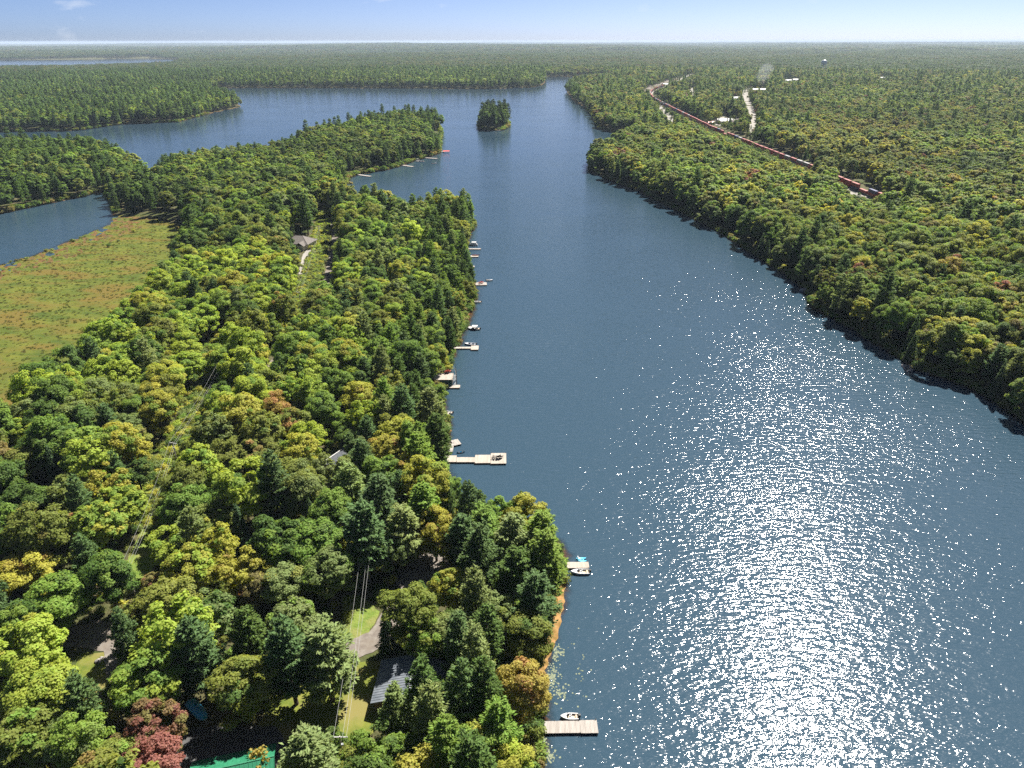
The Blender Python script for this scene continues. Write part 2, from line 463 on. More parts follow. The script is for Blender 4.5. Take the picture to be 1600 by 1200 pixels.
# ------------------------------------------------------------------ ground sheets laid on the terrain
def sheet(name, label, poly, material, lift=.05, step=1.5, ragged=0.0, wet=False):
    """a clean-edged sheet draped over the terrain; poly in metres"""
    P = [Vector((p[0], p[1])) for p in poly]
    if ragged:
        Q = []
        n = len(P)
        for i in range(n):
            a, b = P[i], P[(i + 1) % n]; k = max(1, int((b - a).length / 1.2))
            nrm = Vector((-(b - a).y, (b - a).x)).normalized()
            for j in range(k):
                Q.append(a.lerp(b, j / k) + nrm * random.uniform(-ragged, ragged))
        P = Q
    xs = [p.x for p in P]; ys = [p.y for p in P]
    PA = np.array([(p.x, p.y) for p in P])
    gx, gy = np.meshgrid(np.arange(min(xs), max(xs), step), np.arange(min(ys), max(ys), step))
    gx = gx.ravel(); gy = gy.ravel()
    if len(gx):
        k = poly_dist(PA, gx, gy) < -step * .4
        inner = [Vector((a, b)) for a, b in zip(gx[k], gy[k])]
    else:
        inner = []
    n = len(P)
    vs, es, fs, *_ = mgeo.delaunay_2d_cdt(P + inner, [(i, (i + 1) % n) for i in range(n)], [list(range(n))], 1, 1e-4)
    X = np.array([v.x for v in vs]); Y = np.array([v.y for v in vs])
    Z = (hgt(X, Y) if wet else np.maximum(hgt(X, Y), 0.02)) + lift
    me = bpy.data.meshes.new(name); me.from_pydata(list(zip(X, Y, Z)), [], [tuple(f) for f in fs]); me.update()
    if len(me.polygons) and me.polygons[0].normal.z < 0:
        me.flip_normals()
    me.polygons.foreach_set('use_smooth', np.ones(len(me.polygons), bool))
    me.materials.append(material)
    return tag(link(name, me), label, kind='structure')
def gpoly(pts):
    return [tuple(ground(*p)[:2]) for p in pts]
def ribbon(pts, w):
    """polygon of a strip of width w along ground points"""
    P = [Vector(p[:2]) for p in pts]
    # smooth the line
    S = []
    for i in range(len(P) - 1):
        p0 = P[max(i - 1, 0)]; p1 = P[i]; p2 = P[i + 1]; p3 = P[min(i + 2, len(P) - 1)]
        for k in range(6):
            t = k / 6
            S.append(.5 * ((2 * p1) + (p2 - p0) * t + (2 * p0 - 5 * p1 + 4 * p2 - p3) * t * t + (3 * p1 - p0 - 3 * p2 + p3) * t ** 3))
    S.append(P[-1])
    Lf, Rt = [], []
    for i in range(len(S)):
        d = (S[min(i + 1, len(S) - 1)] - S[max(i - 1, 0)]).normalized(); n = Vector((-d.y, d.x))
        Lf.append(tuple(S[i] + n * w / 2)); Rt.append(tuple(S[i] - n * w / 2))
    return S, Lf + Rt[::-1]

M_GRASS = mat('mown_grass', (.075, .105, .016), (.15, .16, .03), scale=.5, rough=.9, bump=.05, bscale=9, spec=.1, c3=(.17, .15, .05), scale3=.16, space='World')
M_ROUGH = mat('rough_grass', (.085, .135, .022), (.15, .19, .04), scale=.7, rough=.95, bump=.25, bscale=2.2, spec=.1, c3=(.16, .17, .05), scale3=.25, space='World')
M_GRAVEL = mat('gravel', (.13, .11, .095), (.20, .18, .155), scale=.9, rough=.95, bump=.03, bscale=12, spec=.1, c3=(.15, .125, .1), scale3=.22, space='World')
M_ASPHALT = mat('asphalt', (.05, .05, .052), (.085, .083, .08), scale=1.2, rough=.9, bump=.01, bscale=20, spec=.2, space='World')
M_PALE = mat('pale_gravel_road', (.22, .205, .18), (.30, .28, .25), scale=.15, rough=.95, spec=.1, space='World')
M_SAND = mat('sandy_bank', (.21, .12, .045), (.34, .20, .08), scale=.9, rough=.95, bump=.04, bscale=6, spec=.1, c3=(.16, .10, .03), scale3=.4, space='World')
# marsh: sedges in olive, yellow and rust
M_MARSH = mat('marsh_sedge', (.050, .074, .015), (.115, .122, .022), scale=.09, rough=.95, bump=.25, bscale=1.1, spec=.05, detail=9, stretch=(.7, 1.5, 1), c3=(.115, .088, .022), scale3=.05, space='World')
sheet('marsh', 'open marsh of olive, yellow and rust sedge between pond and forest', MARSH, M_MARSH, lift=.03, step=2.6, ragged=1.2, wet=True)

# ------------------------------------------------------------------ lawns, drives, roads, the railway bed
EXCL = []          # bare ground that undergrowth keeps off (metres)
def lay(name, label, pts, material, lift, ragged=.25, step=2.0, world=False):
    p = pts if world else gpoly(pts)
    EXCL.append(np.array([(q[0], q[1]) for q in p]))
    return sheet(name, label, p, material, lift, step, ragged)
lay('lawn', 'sunlit lawn patch below the overhead wires', [(395, 1150), (420, 1090), (470, 1062), (530, 1040), (600, 1030), (600, 1130), (560, 1160), (440, 1160)], M_GRASS, .05)
lay('lawn', 'strip of lawn left of the shaded drive', [(60, 1150), (95, 1080), (125, 1020), (165, 1018), (172, 1060), (130, 1110), (100, 1160)], M_GRASS, .05)
lay('lawn', 'small yellow green verge beside the curved drive', [(528, 1005), (535, 930), (560, 930), (592, 955), (575, 990), (545, 1005)], M_ROUGH, .05)
lay('clearing', 'bright grassy strip under the left wires', [(178, 918), (215, 835), (235, 815), (256, 820), (248, 872), (218, 918), (195, 930)], M_ROUGH, .05)
lay('driveway', 'curved brown gravel drive by the cottage', [(525, 1030), (540, 1003), (575, 988), (598, 955), (628, 915), (650, 925), (625, 975), (600, 1010), (560, 1028)], M_GRAVEL, .10)
lay('driveway', 'gravel clearing half in shade', [(615, 915), (625, 880), (650, 862), (690, 866), (705, 885), (680, 910), (650, 928)], M_GRAVEL, .10)
lay('driveway', 'grey gravel drive at far left', [(60, 975), (110, 980), (150, 968), (190, 975), (192, 1030), (185, 1075), (165, 1068), (160, 1018), (110, 1010), (60, 1000)], M_GRAVEL, .10)
lay('parking_area', 'grey asphalt yard beside the green roof', [(230, 1150), (300, 1137), (430, 1134), (445, 1165), (430, 1200), (290, 1215), (220, 1200)], M_ASPHALT, .09)
lay('driveway', 'pale driveway in front of the hip-roofed house', [(466, 428), (472, 398), (482, 386), (504, 385), (500, 395), (488, 408), (480, 432)], M_PALE, .10)
lay('lawn', 'green yard beside the hip-roofed house', [(482, 388), (486, 366), (510, 362), (512, 392), (500, 400)], M_GRASS, .05)
S_RD, P_RD = ribbon([ground(*p) for p in ((520, 345), (524, 375), (520, 400), (514, 425), (508, 450), (470, 520), (430, 565), (425, 590))], 4.6)
lay('road', 'grey lane between the trees by the hip-roofed house', P_RD, M_GRAVEL, .12, 0, 2.0, True)
S_RW, P_RW = ribbon([ground(*p) for p in ((505, 330), (500, 380), (486, 430), (470, 480), (455, 520))], 10)
lay('clearing', 'overgrown cutting under the upper wires', P_RW, M_ROUGH, .04, .5, 2.5, True)
S_RW2, P_RW2 = ribbon([ground(*p) for p in ((372, 510), (345, 560), (330, 600), (300, 655), (275, 710), (248, 765), (225, 830))], 9)
sheet('clearing', 'overgrown cutting under the left wires', P_RW2, M_ROUGH, .04, 2.0, .5)
# railway
RAIL = [ground(*p) for p in RAIL_PX]
S_RAIL, P_RAIL = ribbon(RAIL, 9.0)
lay('railway_bed', 'pale ballast bed of the railway', P_RAIL, M_PALE, .35, 0, 5.0, True)
S_ACC, P_ACC = ribbon([ground(*p) for p in ((1308, 292), (1340, 306), (1372, 321))], 7.0)
lay('road', 'pale gravel track beside the last train wagons', P_ACC, M_PALE, .2, .4, 4.0, True)
_, p = ribbon([ground(*p) for p in ((1168, 137), (1164, 148), (1170, 165), (1177, 180), (1178, 195), (1173, 212))], 13.0)
lay('road', 'pale straight town road beyond the railway', p, M_PALE, .2, .5, 6.0, True)
_, p = ribbon([ground(*p) for p in ((1085, 114), (1060, 121), (1035, 129), (1012, 137), (1003, 148))], 32.0)
lay('road', 'wide grey highway bend beyond the train', p, M_GRAVEL, .2, .5, 8.0, True)
_, p = ribbon([ground(*p) for p in ((1030, 168), (1042, 180), (1056, 195))], 13.0)
lay('road', 'short pale road below the train curve', p, M_PALE, .2, .5, 6.0, True)
lay('parking_area', 'pale yard around the white hall in town', [(1110, 190), (1130, 183), (1160, 186), (1168, 192), (1150, 199), (1120, 197)], M_PALE, .22, .5, 6.0)
lay('parking_area', 'small pale clearing left of the town road', [(1077, 140), (1086, 135), (1090, 148), (1086, 156), (1079, 150)], M_PALE, .22, .5, 8.0)
lay('beach', 'narrow strip of orange sand along the near headland', [(871, 898), (882, 912), (880, 946), (873, 984), (862, 1017), (851, 1045), (837, 1062), (832, 1048), (843, 1018), (853, 985), (862, 950), (868, 920)], M_SAND, .05, .35, 1.0)
EXCL.append(np.array(gpoly([(278, 1088), (332, 1088), (350, 1142), (288, 1148)])))      # bare earth under the covered boat

# ================================================================== TREES: the shapes
M_LEAF = leaf_mat('broad_leaves', .6, .48)
M_NEEDLE = leaf_mat('needles', .65, .36)
M_BARK = mat('bark', (.06, .045, .032), (.12, .095, .07), scale=4, rough=.95, bump=.03, stretch=(3, 3, .5))
M_BARK_PALE = mat('weathered_bark', (.20, .18, .15), (.33, .30, .26), scale=4, rough=.9, stretch=(3, 3, .5))

def cards(C, N, L, W, puff, rnd, name, material, align=None):
    """leaf-shaped quads: centres C, normals N, length L, width W; align = preferred leaf direction"""
    n = len(C)
    N = N / (np.linalg.norm(N, axis=1, keepdims=True) + 1e-9)
    A = align if align is not None else rng.normal(size=(n, 3))
    A = A - (A * N).sum(1, keepdims=True) * N
    A /= np.linalg.norm(A, axis=1, keepdims=True) + 1e-9
    B = np.cross(N, A)
    L = np.asarray(L).reshape(-1, 1) * np.ones((n, 1)); W = np.asarray(W).reshape(-1, 1) * np.ones((n, 1))
    droop = -N * L * .12
    V = np.stack([C - A * L * .5, C + B * W * .5 - A * L * .05 - droop, C + A * L * .5, C - B * W * .5 - A * L * .05 - droop], 1).reshape(-1, 3)
    me = mesh_from(name, V, np.arange(4 * n), 4, material)
    a = me.attributes.new('puff', 'FLOAT', 'FACE'); a.data.foreach_set('value', np.asarray(puff, np.float32))
    a = me.attributes.new('rnd', 'FLOAT', 'FACE'); a.data.foreach_set('value', np.asarray(rnd, np.float32))
    return me

def broad_crown(name, npuff, per, leaf, flat=.8, seed=0, lobes=4, jit=.42, pk=1.0, dome_p=.5):
    """a maple-like crown, 10.5 m across and 17 m high, base of the trunk at the origin"""
    g = np.random.default_rng(seed)
    R0, H0 = 5.0, 17.0
    # boughs: a few large lobes make the outline uneven
    lb = [(0, 0, 11.6, 4.0)]
    for i in range(lobes):
        t = 2 * math.pi * (i + g.uniform(-.3, .3)) / lobes
        lb.append((math.cos(t) * g.uniform(1.7, 2.6), math.sin(t) * g.uniform(1.7, 2.6), g.uniform(8.0, 11.5), g.uniform(2.3, 3.1)))
    for i in range(3):
        t = 2 * math.pi * (i + g.uniform(-.3, .3)) / 3
        lb.append((math.cos(t) * g.uniform(1.6, 2.4), math.sin(t) * g.uniform(1.6, 2.4), g.uniform(5.2, 7.0), g.uniform(2.3, 2.9)))
    C, N, PU, RN, LL = [], [], [], [], []
    for k in range(npuff):
        dome = g.uniform() < dome_p
        cx, cy, cz, cr = (0, 0, 9.2, 4.5) if dome else lb[g.integers(len(lb))]
        d = g.normal(size=3); d[2] = abs(d[2]) * .9 - .25; d /= np.linalg.norm(d)
        pc = np.array([cx, cy, cz]) + d * cr * np.array([1, 1, 1.35 if dome else flat]) * g.uniform(.80, 1.04)
        pr = g.uniform(.75, 1.35) * pk
        n = int(per * (pr / 1.05) ** 2)
        e = g.normal(size=(n, 3)); e[:, 2] = np.where(e[:, 2] < 0, e[:, 2] * .5, e[:, 2]); e /= np.linalg.norm(e, axis=1, keepdims=True)
        rr = pr * g.uniform(.45, 1.08, size=(n, 1))
        c = pc + e * rr * np.array([1, 1, .62])
        dd = (c - np.array([0, 0, 8.5])) / 5.5
        nn = e * .45 + dd * .5 + np.array([0, 0, .55]) + g.normal(size=(n, 3)) * jit
        C.append(c); N.append(nn); PU.append(np.full(n, g.uniform())); RN.append(np.clip(g.normal(.5, .2, n), 0, 1)); LL.append(leaf * g.uniform(.65, 1.3, n))
    C = np.concatenate(C); N = np.concatenate(N); PU = np.concatenate(PU); RN = np.concatenate(RN); LL = np.concatenate(LL)
    # high boughs turn colour first
    PU = np.clip(PU * .75 + .25 * (1 - (C[:, 2] - 6) / 10), 0, 1)
    return cards(C, N, LL, LL * .72, PU, RN, name, M_LEAF)

def pine_crown(name, whorls, per, leaf, seed=0, H0=21.0):
    """white pine: whorls of upswept plumes with gaps between the tiers"""
    g = np.random.default_rng(seed)
    C, N, A, PU, RN, LL = [], [], [], [], [], []
    for w in range(whorls):
        f = min(.995, max(0, (w + g.uniform(-.2, .2)) / (whorls - 1)))
        z = 4.5 + f * (H0 - 5.2)
        reach = 3.9 * (1 - f) ** .5 * g.uniform(.75, 1.15) + .5
        if f < .12: reach *= .8
        nb = 5 if f < .85 else 4
        t0 = g.uniform(0, 6.3)
        for b in range(nb):
            t = t0 + 2 * math.pi * b / nb + g.uniform(-.35, .35)
            L = reach * g.uniform(.65, 1.12)
            up = g.uniform(.10, .38) + .35 * f
            n = max(6, int(per * L / 3))
            s = np.sqrt(g.uniform(.06, 1, n)) * L
            side = g.normal(size=n) * (.22 + .24 * s / L) * min(L, 2.6) * .52
            zz = z + s * up * .6 + (s / L) ** 2 * up * L * .5 + g.normal(size=n) * .17
            dx, dy = math.cos(t), math.sin(t)
            c = np.stack([dx * s - dy * side, dy * s + dx * side, zz], 1)
            al = np.stack([dx - dy * side * .5, dy + dx * side * .5, np.full(n, .45)], 1) + g.normal(size=(n, 3)) * .35
            nn = np.array([0, 0, 1.]) + g.normal(size=(n, 3)) * .5
            C.append(c); N.append(nn); A.append(al); PU.append(np.full(n, g.uniform())); RN.append(np.clip(g.normal(.5, .2, n), 0, 1)); LL.append(leaf * g.uniform(.6, 1.3, n))
    C = np.concatenate(C); N = np.concatenate(N); A = np.concatenate(A); PU = np.concatenate(PU); RN = np.concatenate(RN); LL = np.concatenate(LL)
    return cards(C, N, LL, LL * .42, PU, RN, name, M_NEEDLE, align=A)

def spruce_crown(name, n, leaf, seed=0, H0=16.0):
    """narrow dense cone of drooping sprays"""
    g = np.random.default_rng(seed)
    f = 1 - np.sqrt(g.uniform(0, 1, n))
    z = 1.2 + f * (H0 - 1.2)
    tier = .78 + .3 * np.abs(np.sin(z * 2.1 + g.uniform(0, 6)))
    t = g.uniform(0, 2 * math.pi, n)
    lob = 1 + .18 * np.sin(t * 3 + z) + .12 * np.sin(t * 5 - z * 1.7)
    rr = (2.7 * (1 - f) ** .85 + .12) * tier * lob * np.sqrt(g.uniform(.3, 1, n))
    C = np.stack([np.cos(t) * rr, np.sin(t) * rr, z - rr * .18], 1)
    A = np.stack([np.cos(t), np.sin(t), np.full(n, -.25)], 1) + g.normal(size=(n, 3)) * .3
    N = np.stack([np.cos(t) * .45, np.sin(t) * .45, np.full(n, .8)], 1) + g.normal(size=(n, 3)) * .35
    LL = leaf * g.uniform(.6, 1.3, n)
    return cards(C, N, LL, LL * .45, g.uniform(0, 1, n), np.clip(g.normal(.5, .2, n), 0, 1), name, M_NEEDLE, align=A)

def trunk_mesh(name, h, r, limbs, seed, z0=5.0, material=None, reach=3.4):
    g = random.Random(seed); b = MB()
    pts = [Vector((0, 0, -.4))]
    for k in range(1, 5):
        pts.append(Vector((g.uniform(-.25, .25), g.uniform(-.25, .25), h * k / 4)))
    rs = [r * 1.25, r * .9, r * .7, r * .45, r * .12]
    for k in range(4):
        b.tube(pts[k], pts[k + 1], rs[k], rs[k + 1], 7)
    for i in range(limbs):
        z = z0 + (h * .8 - z0) * i / max(1, limbs - 1); t = i * 2.4 + g.uniform(-.4, .4)
        L = reach * (1 - .5 * i / max(1, limbs)) * g.uniform(.8, 1.1)
        p = Vector((0, 0, z)); q = p + Vector((math.cos(t) * L, math.sin(t) * L, L * .55))
        b.tube(p, q, r * .32, r * .08, 5)
    me = bpy.data.meshes.new(name); me.from_pydata(b.v, [], b.f); me.update(); me.materials.append(material or M_BARK)
    return me

HI_B = [broad_crown('crown', (104, 80, 130, 92)[i % 4], (125, 170, 84, 120)[i % 4], (.50, .42, .56, .46)[i % 4], flat=(.8, 1.0, .65)[i % 3], seed=100 + i, lobes=3 + i % 4, pk=(1.0, 1.2, .82, 1.05)[i % 4], dome_p=(.5, .25, .65, .1, .4)[i % 5]) for i in range(12)]
HI_P = [pine_crown('crown', 16, 120, .66, seed=200 + i) for i in range(5)]
HI_S = [spruce_crown('crown', 3200, .62, seed=300 + i) for i in range(3)]
TR_B = [trunk_mesh('trunk', 12.5, .30, 7, 10 + i) for i in range(3)]
TR_P = [trunk_mesh('trunk', 20.2, .30, 9, 20 + i, z0=5, reach=3.0) for i in range(2)]
TR_S = [trunk_mesh('trunk', 15.4, .18, 4, 30, z0=3, reach=1.2)]
MD_B = [broad_crown('wood_crown', 70, 44, .92, flat=.8, seed=400 + i, lobes=4 + i % 3, jit=.28) for i in range(6)]
MD_P = [pine_crown('wood_crown', 13, 46, 1.1, seed=500 + i) for i in range(4)]
MD_S = [spruce_crown('wood_crown', 700, 1.25, seed=600 + i) for i in range(2)]
LO_B = [broad_crown('wood_crown', 34, 20, 1.7, flat=.8, seed=700 + i, jit=.2) for i in range(4)]
LO_P = [pine_crown('wood_crown', 8, 12, 2.4, seed=800 + i) for i in range(2)]
def clump(name, seed, n=14, span=32, leaf=3.6):
    g = np.random.default_rng(seed); C = []; N = []; PU = []; RN = []
    for i in range(n):
        x, y = g.uniform(-span / 2, span / 2, 2); s = g.uniform(.8, 1.25); m = 26
        e = g.normal(size=(m, 3)); e[:, 2] = np.abs(e[:, 2]) * .9 - .15; e /= np.linalg.norm(e, axis=1, keepdims=True)
        C.append(np.array([x, y, 10.5 * s]) + e * np.array([4.6, 4.6, 5.5]) * s * g.uniform(.7, 1.05, (m, 1))); N.append(e * .8 + np.array([0, 0, .5]) + g.normal(size=(m, 3)) * .3)
        PU.append(np.full(m, g.uniform())); RN.append(np.clip(g.normal(g.uniform(.2, .8), .15, m), 0, 1))
    C = np.concatenate(C); return cards(C, np.concatenate(N), np.full(len(C), leaf), np.full(len(C), leaf * .8), np.concatenate(PU), np.concatenate(RN), name, M_LEAF)
def shrub_crown(name, seed, n=520, leaf=.42):
    g = np.random.default_rng(seed); C, N, PU, RN = [], [], [], []
    for k in range(13):
        t = g.uniform(0, 6.28); rr = 1.35 * math.sqrt(g.uniform()); pc = np.array([math.cos(t) * rr, math.sin(t) * rr, g.uniform(.4, 1.9 - rr * .5)]); m = n // 13
        e = g.normal(size=(m, 3)); e[:, 2] = np.abs(e[:, 2]) - .2; e /= np.linalg.norm(e, axis=1, keepdims=True)
        C.append(pc + e * g.uniform(.4, .85, (m, 1))); N.append(e * .7 + np.array([0, 0, .5]) + g.normal(size=(m, 3)) * .35); PU.append(np.full(m, g.uniform())); RN.append(np.clip(g.normal(.5, .2, m), 0, 1))
    C = np.concatenate(C); C[:, 2] = np.maximum(C[:, 2], .05)
    return cards(C, np.concatenate(N), leaf * g.uniform(.6, 1.3, len(C)), leaf * .7 * g.uniform(.6, 1.3, len(C)), np.concatenate(PU), np.concatenate(RN), name, M_LEAF)
SHRUB = [shrub_crown('foliage', 950 + i) for i in range(3)]
def tuft(name, seed, n=26):
    g = np.random.default_rng(seed); t = g.uniform(0, 6.28, n); rr = .7 * np.sqrt(g.uniform(0, 1, n))
    C = np.stack([np.cos(t) * rr, np.sin(t) * rr, g.uniform(.12, .32, n)], 1); A = np.stack([np.cos(t) * .5, np.sin(t) * .5, np.full(n, 1.)], 1) + g.normal(size=(n, 3)) * .25
    N = np.stack([-np.sin(t), np.cos(t), np.full(n, .1)], 1) + g.normal(size=(n, 3)) * .5
    return cards(C, N, g.uniform(.45, .8, n), np.full(n, .24), g.uniform(0, 1, n), np.clip(g.normal(.5, .2, n), 0, 1), name, M_LEAF, align=A)
TUFT = [tuft('tuft', 970 + i) for i in range(3)]
CLUMP = [clump('wood_clump', 900 + i) for i in range(5)]

protos = bpy.data.collections.new('wood_shapes')          # shapes for the masses of wood; not linked to the scene
PROTO = {}
def reg(key, meshes):
    PROTO[key] = []
    for m in meshes:
        PROTO[key].append(len(protos.objects))
        o = bpy.data.objects.new('p%04d' % len(protos.objects), m); protos.objects.link(o)
for k, ms in (('HB', HI_B), ('HP', HI_P), ('HS', HI_S), ('MB', MD_B), ('MP', MD_P), ('MS', MD_S), ('LB', LO_B), ('LP', LO_P), ('CL', CLUMP), ('SH', SHRUB), ('TU', TUFT)):
    reg(k, ms)

def instancer_tree():
    g = bpy.data.node_groups.new('scatter', 'GeometryNodeTree')
    g.interface.new_socket('Geometry', in_out='INPUT', socket_type='NodeSocketGeometry'); g.interface.new_socket('Geometry', in_out='OUTPUT', socket_type='NodeSocketGeometry')
    gi = g.nodes.new('NodeGroupInput'); go = g.nodes.new('NodeGroupOutput')
    ci = g.nodes.new('GeometryNodeCollectionInfo'); ci.inputs['Collection'].default_value = protos; ci.inputs['Separate Children'].default_value = True; ci.inputs['Reset Children'].default_value = True
    ip = g.nodes.new('GeometryNodeInstanceOnPoints'); ip.inputs['Pick Instance'].default_value = True
    def na(nm, ty):
        n = g.nodes.new('GeometryNodeInputNamedAttribute'); n.data_type = ty; n.inputs['Name'].default_value = nm
        return [o for o in n.outputs if o.enabled and o.name == 'Attribute'][0]
    g.links.new(gi.outputs[0], ip.inputs['Points']); g.links.new(ci.outputs[0], ip.inputs['Instance'])
    g.links.new(na('shape', 'INT'), ip.inputs['Instance Index'])
    er = g.nodes.new('FunctionNodeEulerToRotation'); g.links.new(na('turned', 'FLOAT_VECTOR'), er.inputs[0]); g.links.new(er.outputs[0], ip.inputs['Rotation'])
    g.links.new(na('size', 'FLOAT_VECTOR'), ip.inputs['Scale'])
    g.links.new(ip.outputs[0], go.inputs[0])
    return g
SCATTER = instancer_tree()
def scatter(name, label, cat, P, shape, rotz, size, tint, tint2, turn):
    me = bpy.data.meshes.new(name); n = len(P)
    me.vertices.add(n); me.vertices.foreach_set('co', np.asarray(P, np.float32).ravel())
    def A(nm, ty, data, field):
        a = me.attributes.new(nm, ty, 'POINT'); a.data.foreach_set(field, data.ravel())
    A('shape', 'INT', np.asarray(shape, np.int32), 'value')
    rot = np.zeros((n, 3), np.float32); rot[:, 2] = rotz
    A('turned', 'FLOAT_VECTOR', rot, 'vector'); A('size', 'FLOAT_VECTOR', np.asarray(size, np.float32), 'vector')
    A('tint', 'FLOAT_VECTOR', np.asarray(tint, np.float32), 'vector'); A('tint2', 'FLOAT_VECTOR', np.asarray(tint2, np.float32), 'vector')
    A('turn', 'FLOAT', np.asarray(turn, np.float32), 'value')
    me.update()
    o = link(name, me); m = o.modifiers.new('scatter', 'NODES'); m.node_group = SCATTER
    return tag(o, label, cat, kind='stuff')

# ================================================================== TREES: where they stand
TINT = {                      # leaf colours
    'bright lime green': (0.301, 0.393, 0.024), 'fresh green': (0.171, 0.275, 0.026), 'deep green': (0.088, 0.158, 0.024), 'olive green': (0.194, 0.231, 0.031),
    'yellow green': (0.358, 0.360, 0.031), 'golden yellow': (.36, .285, .045), 'orange': (.36, .20, .06), 'rust red': (.25, .10, .072), 'brownish olive': (0.222, 0.188, 0.053),
    'blue green': (.100, .175, .048), 'blackish green': (0.061, 0.111, 0.036), 'grey green': (0.198, 0.259, 0.072)}
# trees one can pick out in the photograph: crown centre (px), crown width (px), kind, colour, second colour, share turned
B, P_, S_ = 'B', 'P', 'S'
PICKED = [
 (38,1000,105,B,'bright lime green','yellow green',.3),(62,1072,115,B,'bright lime green','fresh green',.25),(78,925,120,B,'fresh green','deep green',.4),(32,880,92,B,'yellow green','orange',.22),
 (165,905,85,B,'deep green','fresh green',.3),(226,1046,118,B,'fresh green','bright lime green',.45),(376,1056,108,B,'olive green','deep green',.4),(205,975,62,B,'olive green','brownish olive',.3),
 (262,945,92,B,'olive green','grey green',.3),(318,945,100,B,'grey green','deep green',.4),(300,1005,80,P_,'blue green',None,0),(292,880,92,B,'yellow green','bright lime green',.5),
 (375,882,82,B,'yellow green','orange',.16),(400,925,50,B,'brownish olive','rust red',.3),(440,905,70,B,'grey green','yellow green',.25),(455,965,95,B,'grey green','fresh green',.4),
 (502,985,100,P_,'grey green',None,0),(445,1010,80,P_,'blue green',None,0),(512,880,86,B,'grey green','fresh green',.3),(385,985,70,P_,'deep green',None,0),
 (130,1105,62,P_,'blue green',None,0),(45,1150,110,B,'olive green','fresh green',.3),(120,1160,95,B,'fresh green','grey green',.4),(10,1190,90,B,'olive green','yellow green',.3),
 (240,1134,84,B,'brownish olive','rust red',.6),(205,1165,80,B,'rust red','brownish olive',.3),(238,1190,92,B,'rust red','orange',.12),(180,1190,90,B,'olive green','fresh green',.3),
 (475,1165,100,P_,'grey green',None,0),(585,1165,90,B,'fresh green','deep green',.4),(560,1195,80,B,'olive green','fresh green',.3),
 (616,1112,54,P_,'grey green',None,0),(674,1126,74,P_,'grey green',None,0),(722,1090,72,P_,'blue green',None,0),(755,1080,70,P_,'deep green',None,0),(690,1150,95,B,'fresh green','grey green',.4),
 (816,1072,84,B,'golden yellow','orange',.35),(640,1180,80,B,'deep green','fresh green',.4),(740,1165,95,B,'fresh green','yellow green',.35),(800,1180,90,B,'yellow green','bright lime green',.5),(775,1130,70,P_,'fresh green',None,0),
 (612,862,52,B,'grey green','fresh green',.3),(636,945,92,B,'olive green','yellow green',.25),(603,985,34,S_,'blackish green',None,0),(700,910,66,B,'yellow green','fresh green',.45),(742,930,66,P_,'grey green',None,0),
 (772,940,66,B,'grey green','olive green',.4),(700,975,70,B,'grey green','deep green',.4),(760,985,60,P_,'deep green',None,0),(835,905,80,P_,'blue green',None,0),(850,850,72,P_,'fresh green',None,0),(808,855,80,P_,'deep green',None,0),
 (800,800,80,P_,'grey green',None,0),(845,805,70,P_,'fresh green',None,0),(755,790,70,P_,'fresh green',None,0),(748,850,66,P_,'blue green',None,0),(678,822,66,B,'yellow green','orange',.28),(720,815,60,P_,'blue green',None,0),
 (820,950,60,B,'fresh green','yellow green',.3),(665,985,70,B,'fresh green','olive green',.3),(690,845,50,B,'yellow green','orange',.3),
 (565,810,80,P_,'blue green',None,0),(625,790,78,P_,'grey green',None,0),(590,760,78,P_,'blue green',None,0),(660,770,66,P_,'fresh green',None,0),(640,735,60,B,'yellow green','orange',.16),(545,745,60,P_,'grey green',None,0),
 (328,795,108,B,'olive green','deep green',.35),(365,745,100,B,'deep green','fresh green',.35),(400,700,120,B,'olive green','orange',.22),(352,692,85,B,'olive green','rust red',.14),(445,735,90,B,'olive green','deep green',.4),
 (430,835,110,B,'deep green','fresh green',.35),(485,830,95,B,'fresh green','deep green',.4),(180,775,90,B,'fresh green','bright lime green',.55),(150,815,88,B,'fresh green','yellow green',.4),(95,820,46,B,'olive green','orange',.4),
 (35,775,92,B,'deep green','fresh green',.3),(110,760,80,B,'olive green','grey green',.4),(30,715,80,B,'olive green','brownish olive',.25),(190,680,120,B,'olive green','brownish olive',.3),(212,735,55,B,'deep green','olive green',.3),
 (500,625,100,B,'fresh green','deep green',.4),(560,610,60,B,'yellow green','orange',.18),(615,655,70,B,'yellow green','olive green',.3),(600,690,60,B,'yellow green','orange',.25),(650,690,60,P_,'fresh green',None,0),(680,660,50,P_,'deep green',None,0),
 (670,620,52,P_,'grey green',None,0),(455,655,60,B,'olive green','orange',.4),(430,640,50,B,'golden yellow','orange',.5),(248,612,70,B,'olive green','yellow green',.4),(345,545,70,B,'fresh green','bright lime green',.5),(285,560,80,B,'bright lime green','fresh green',.3)]
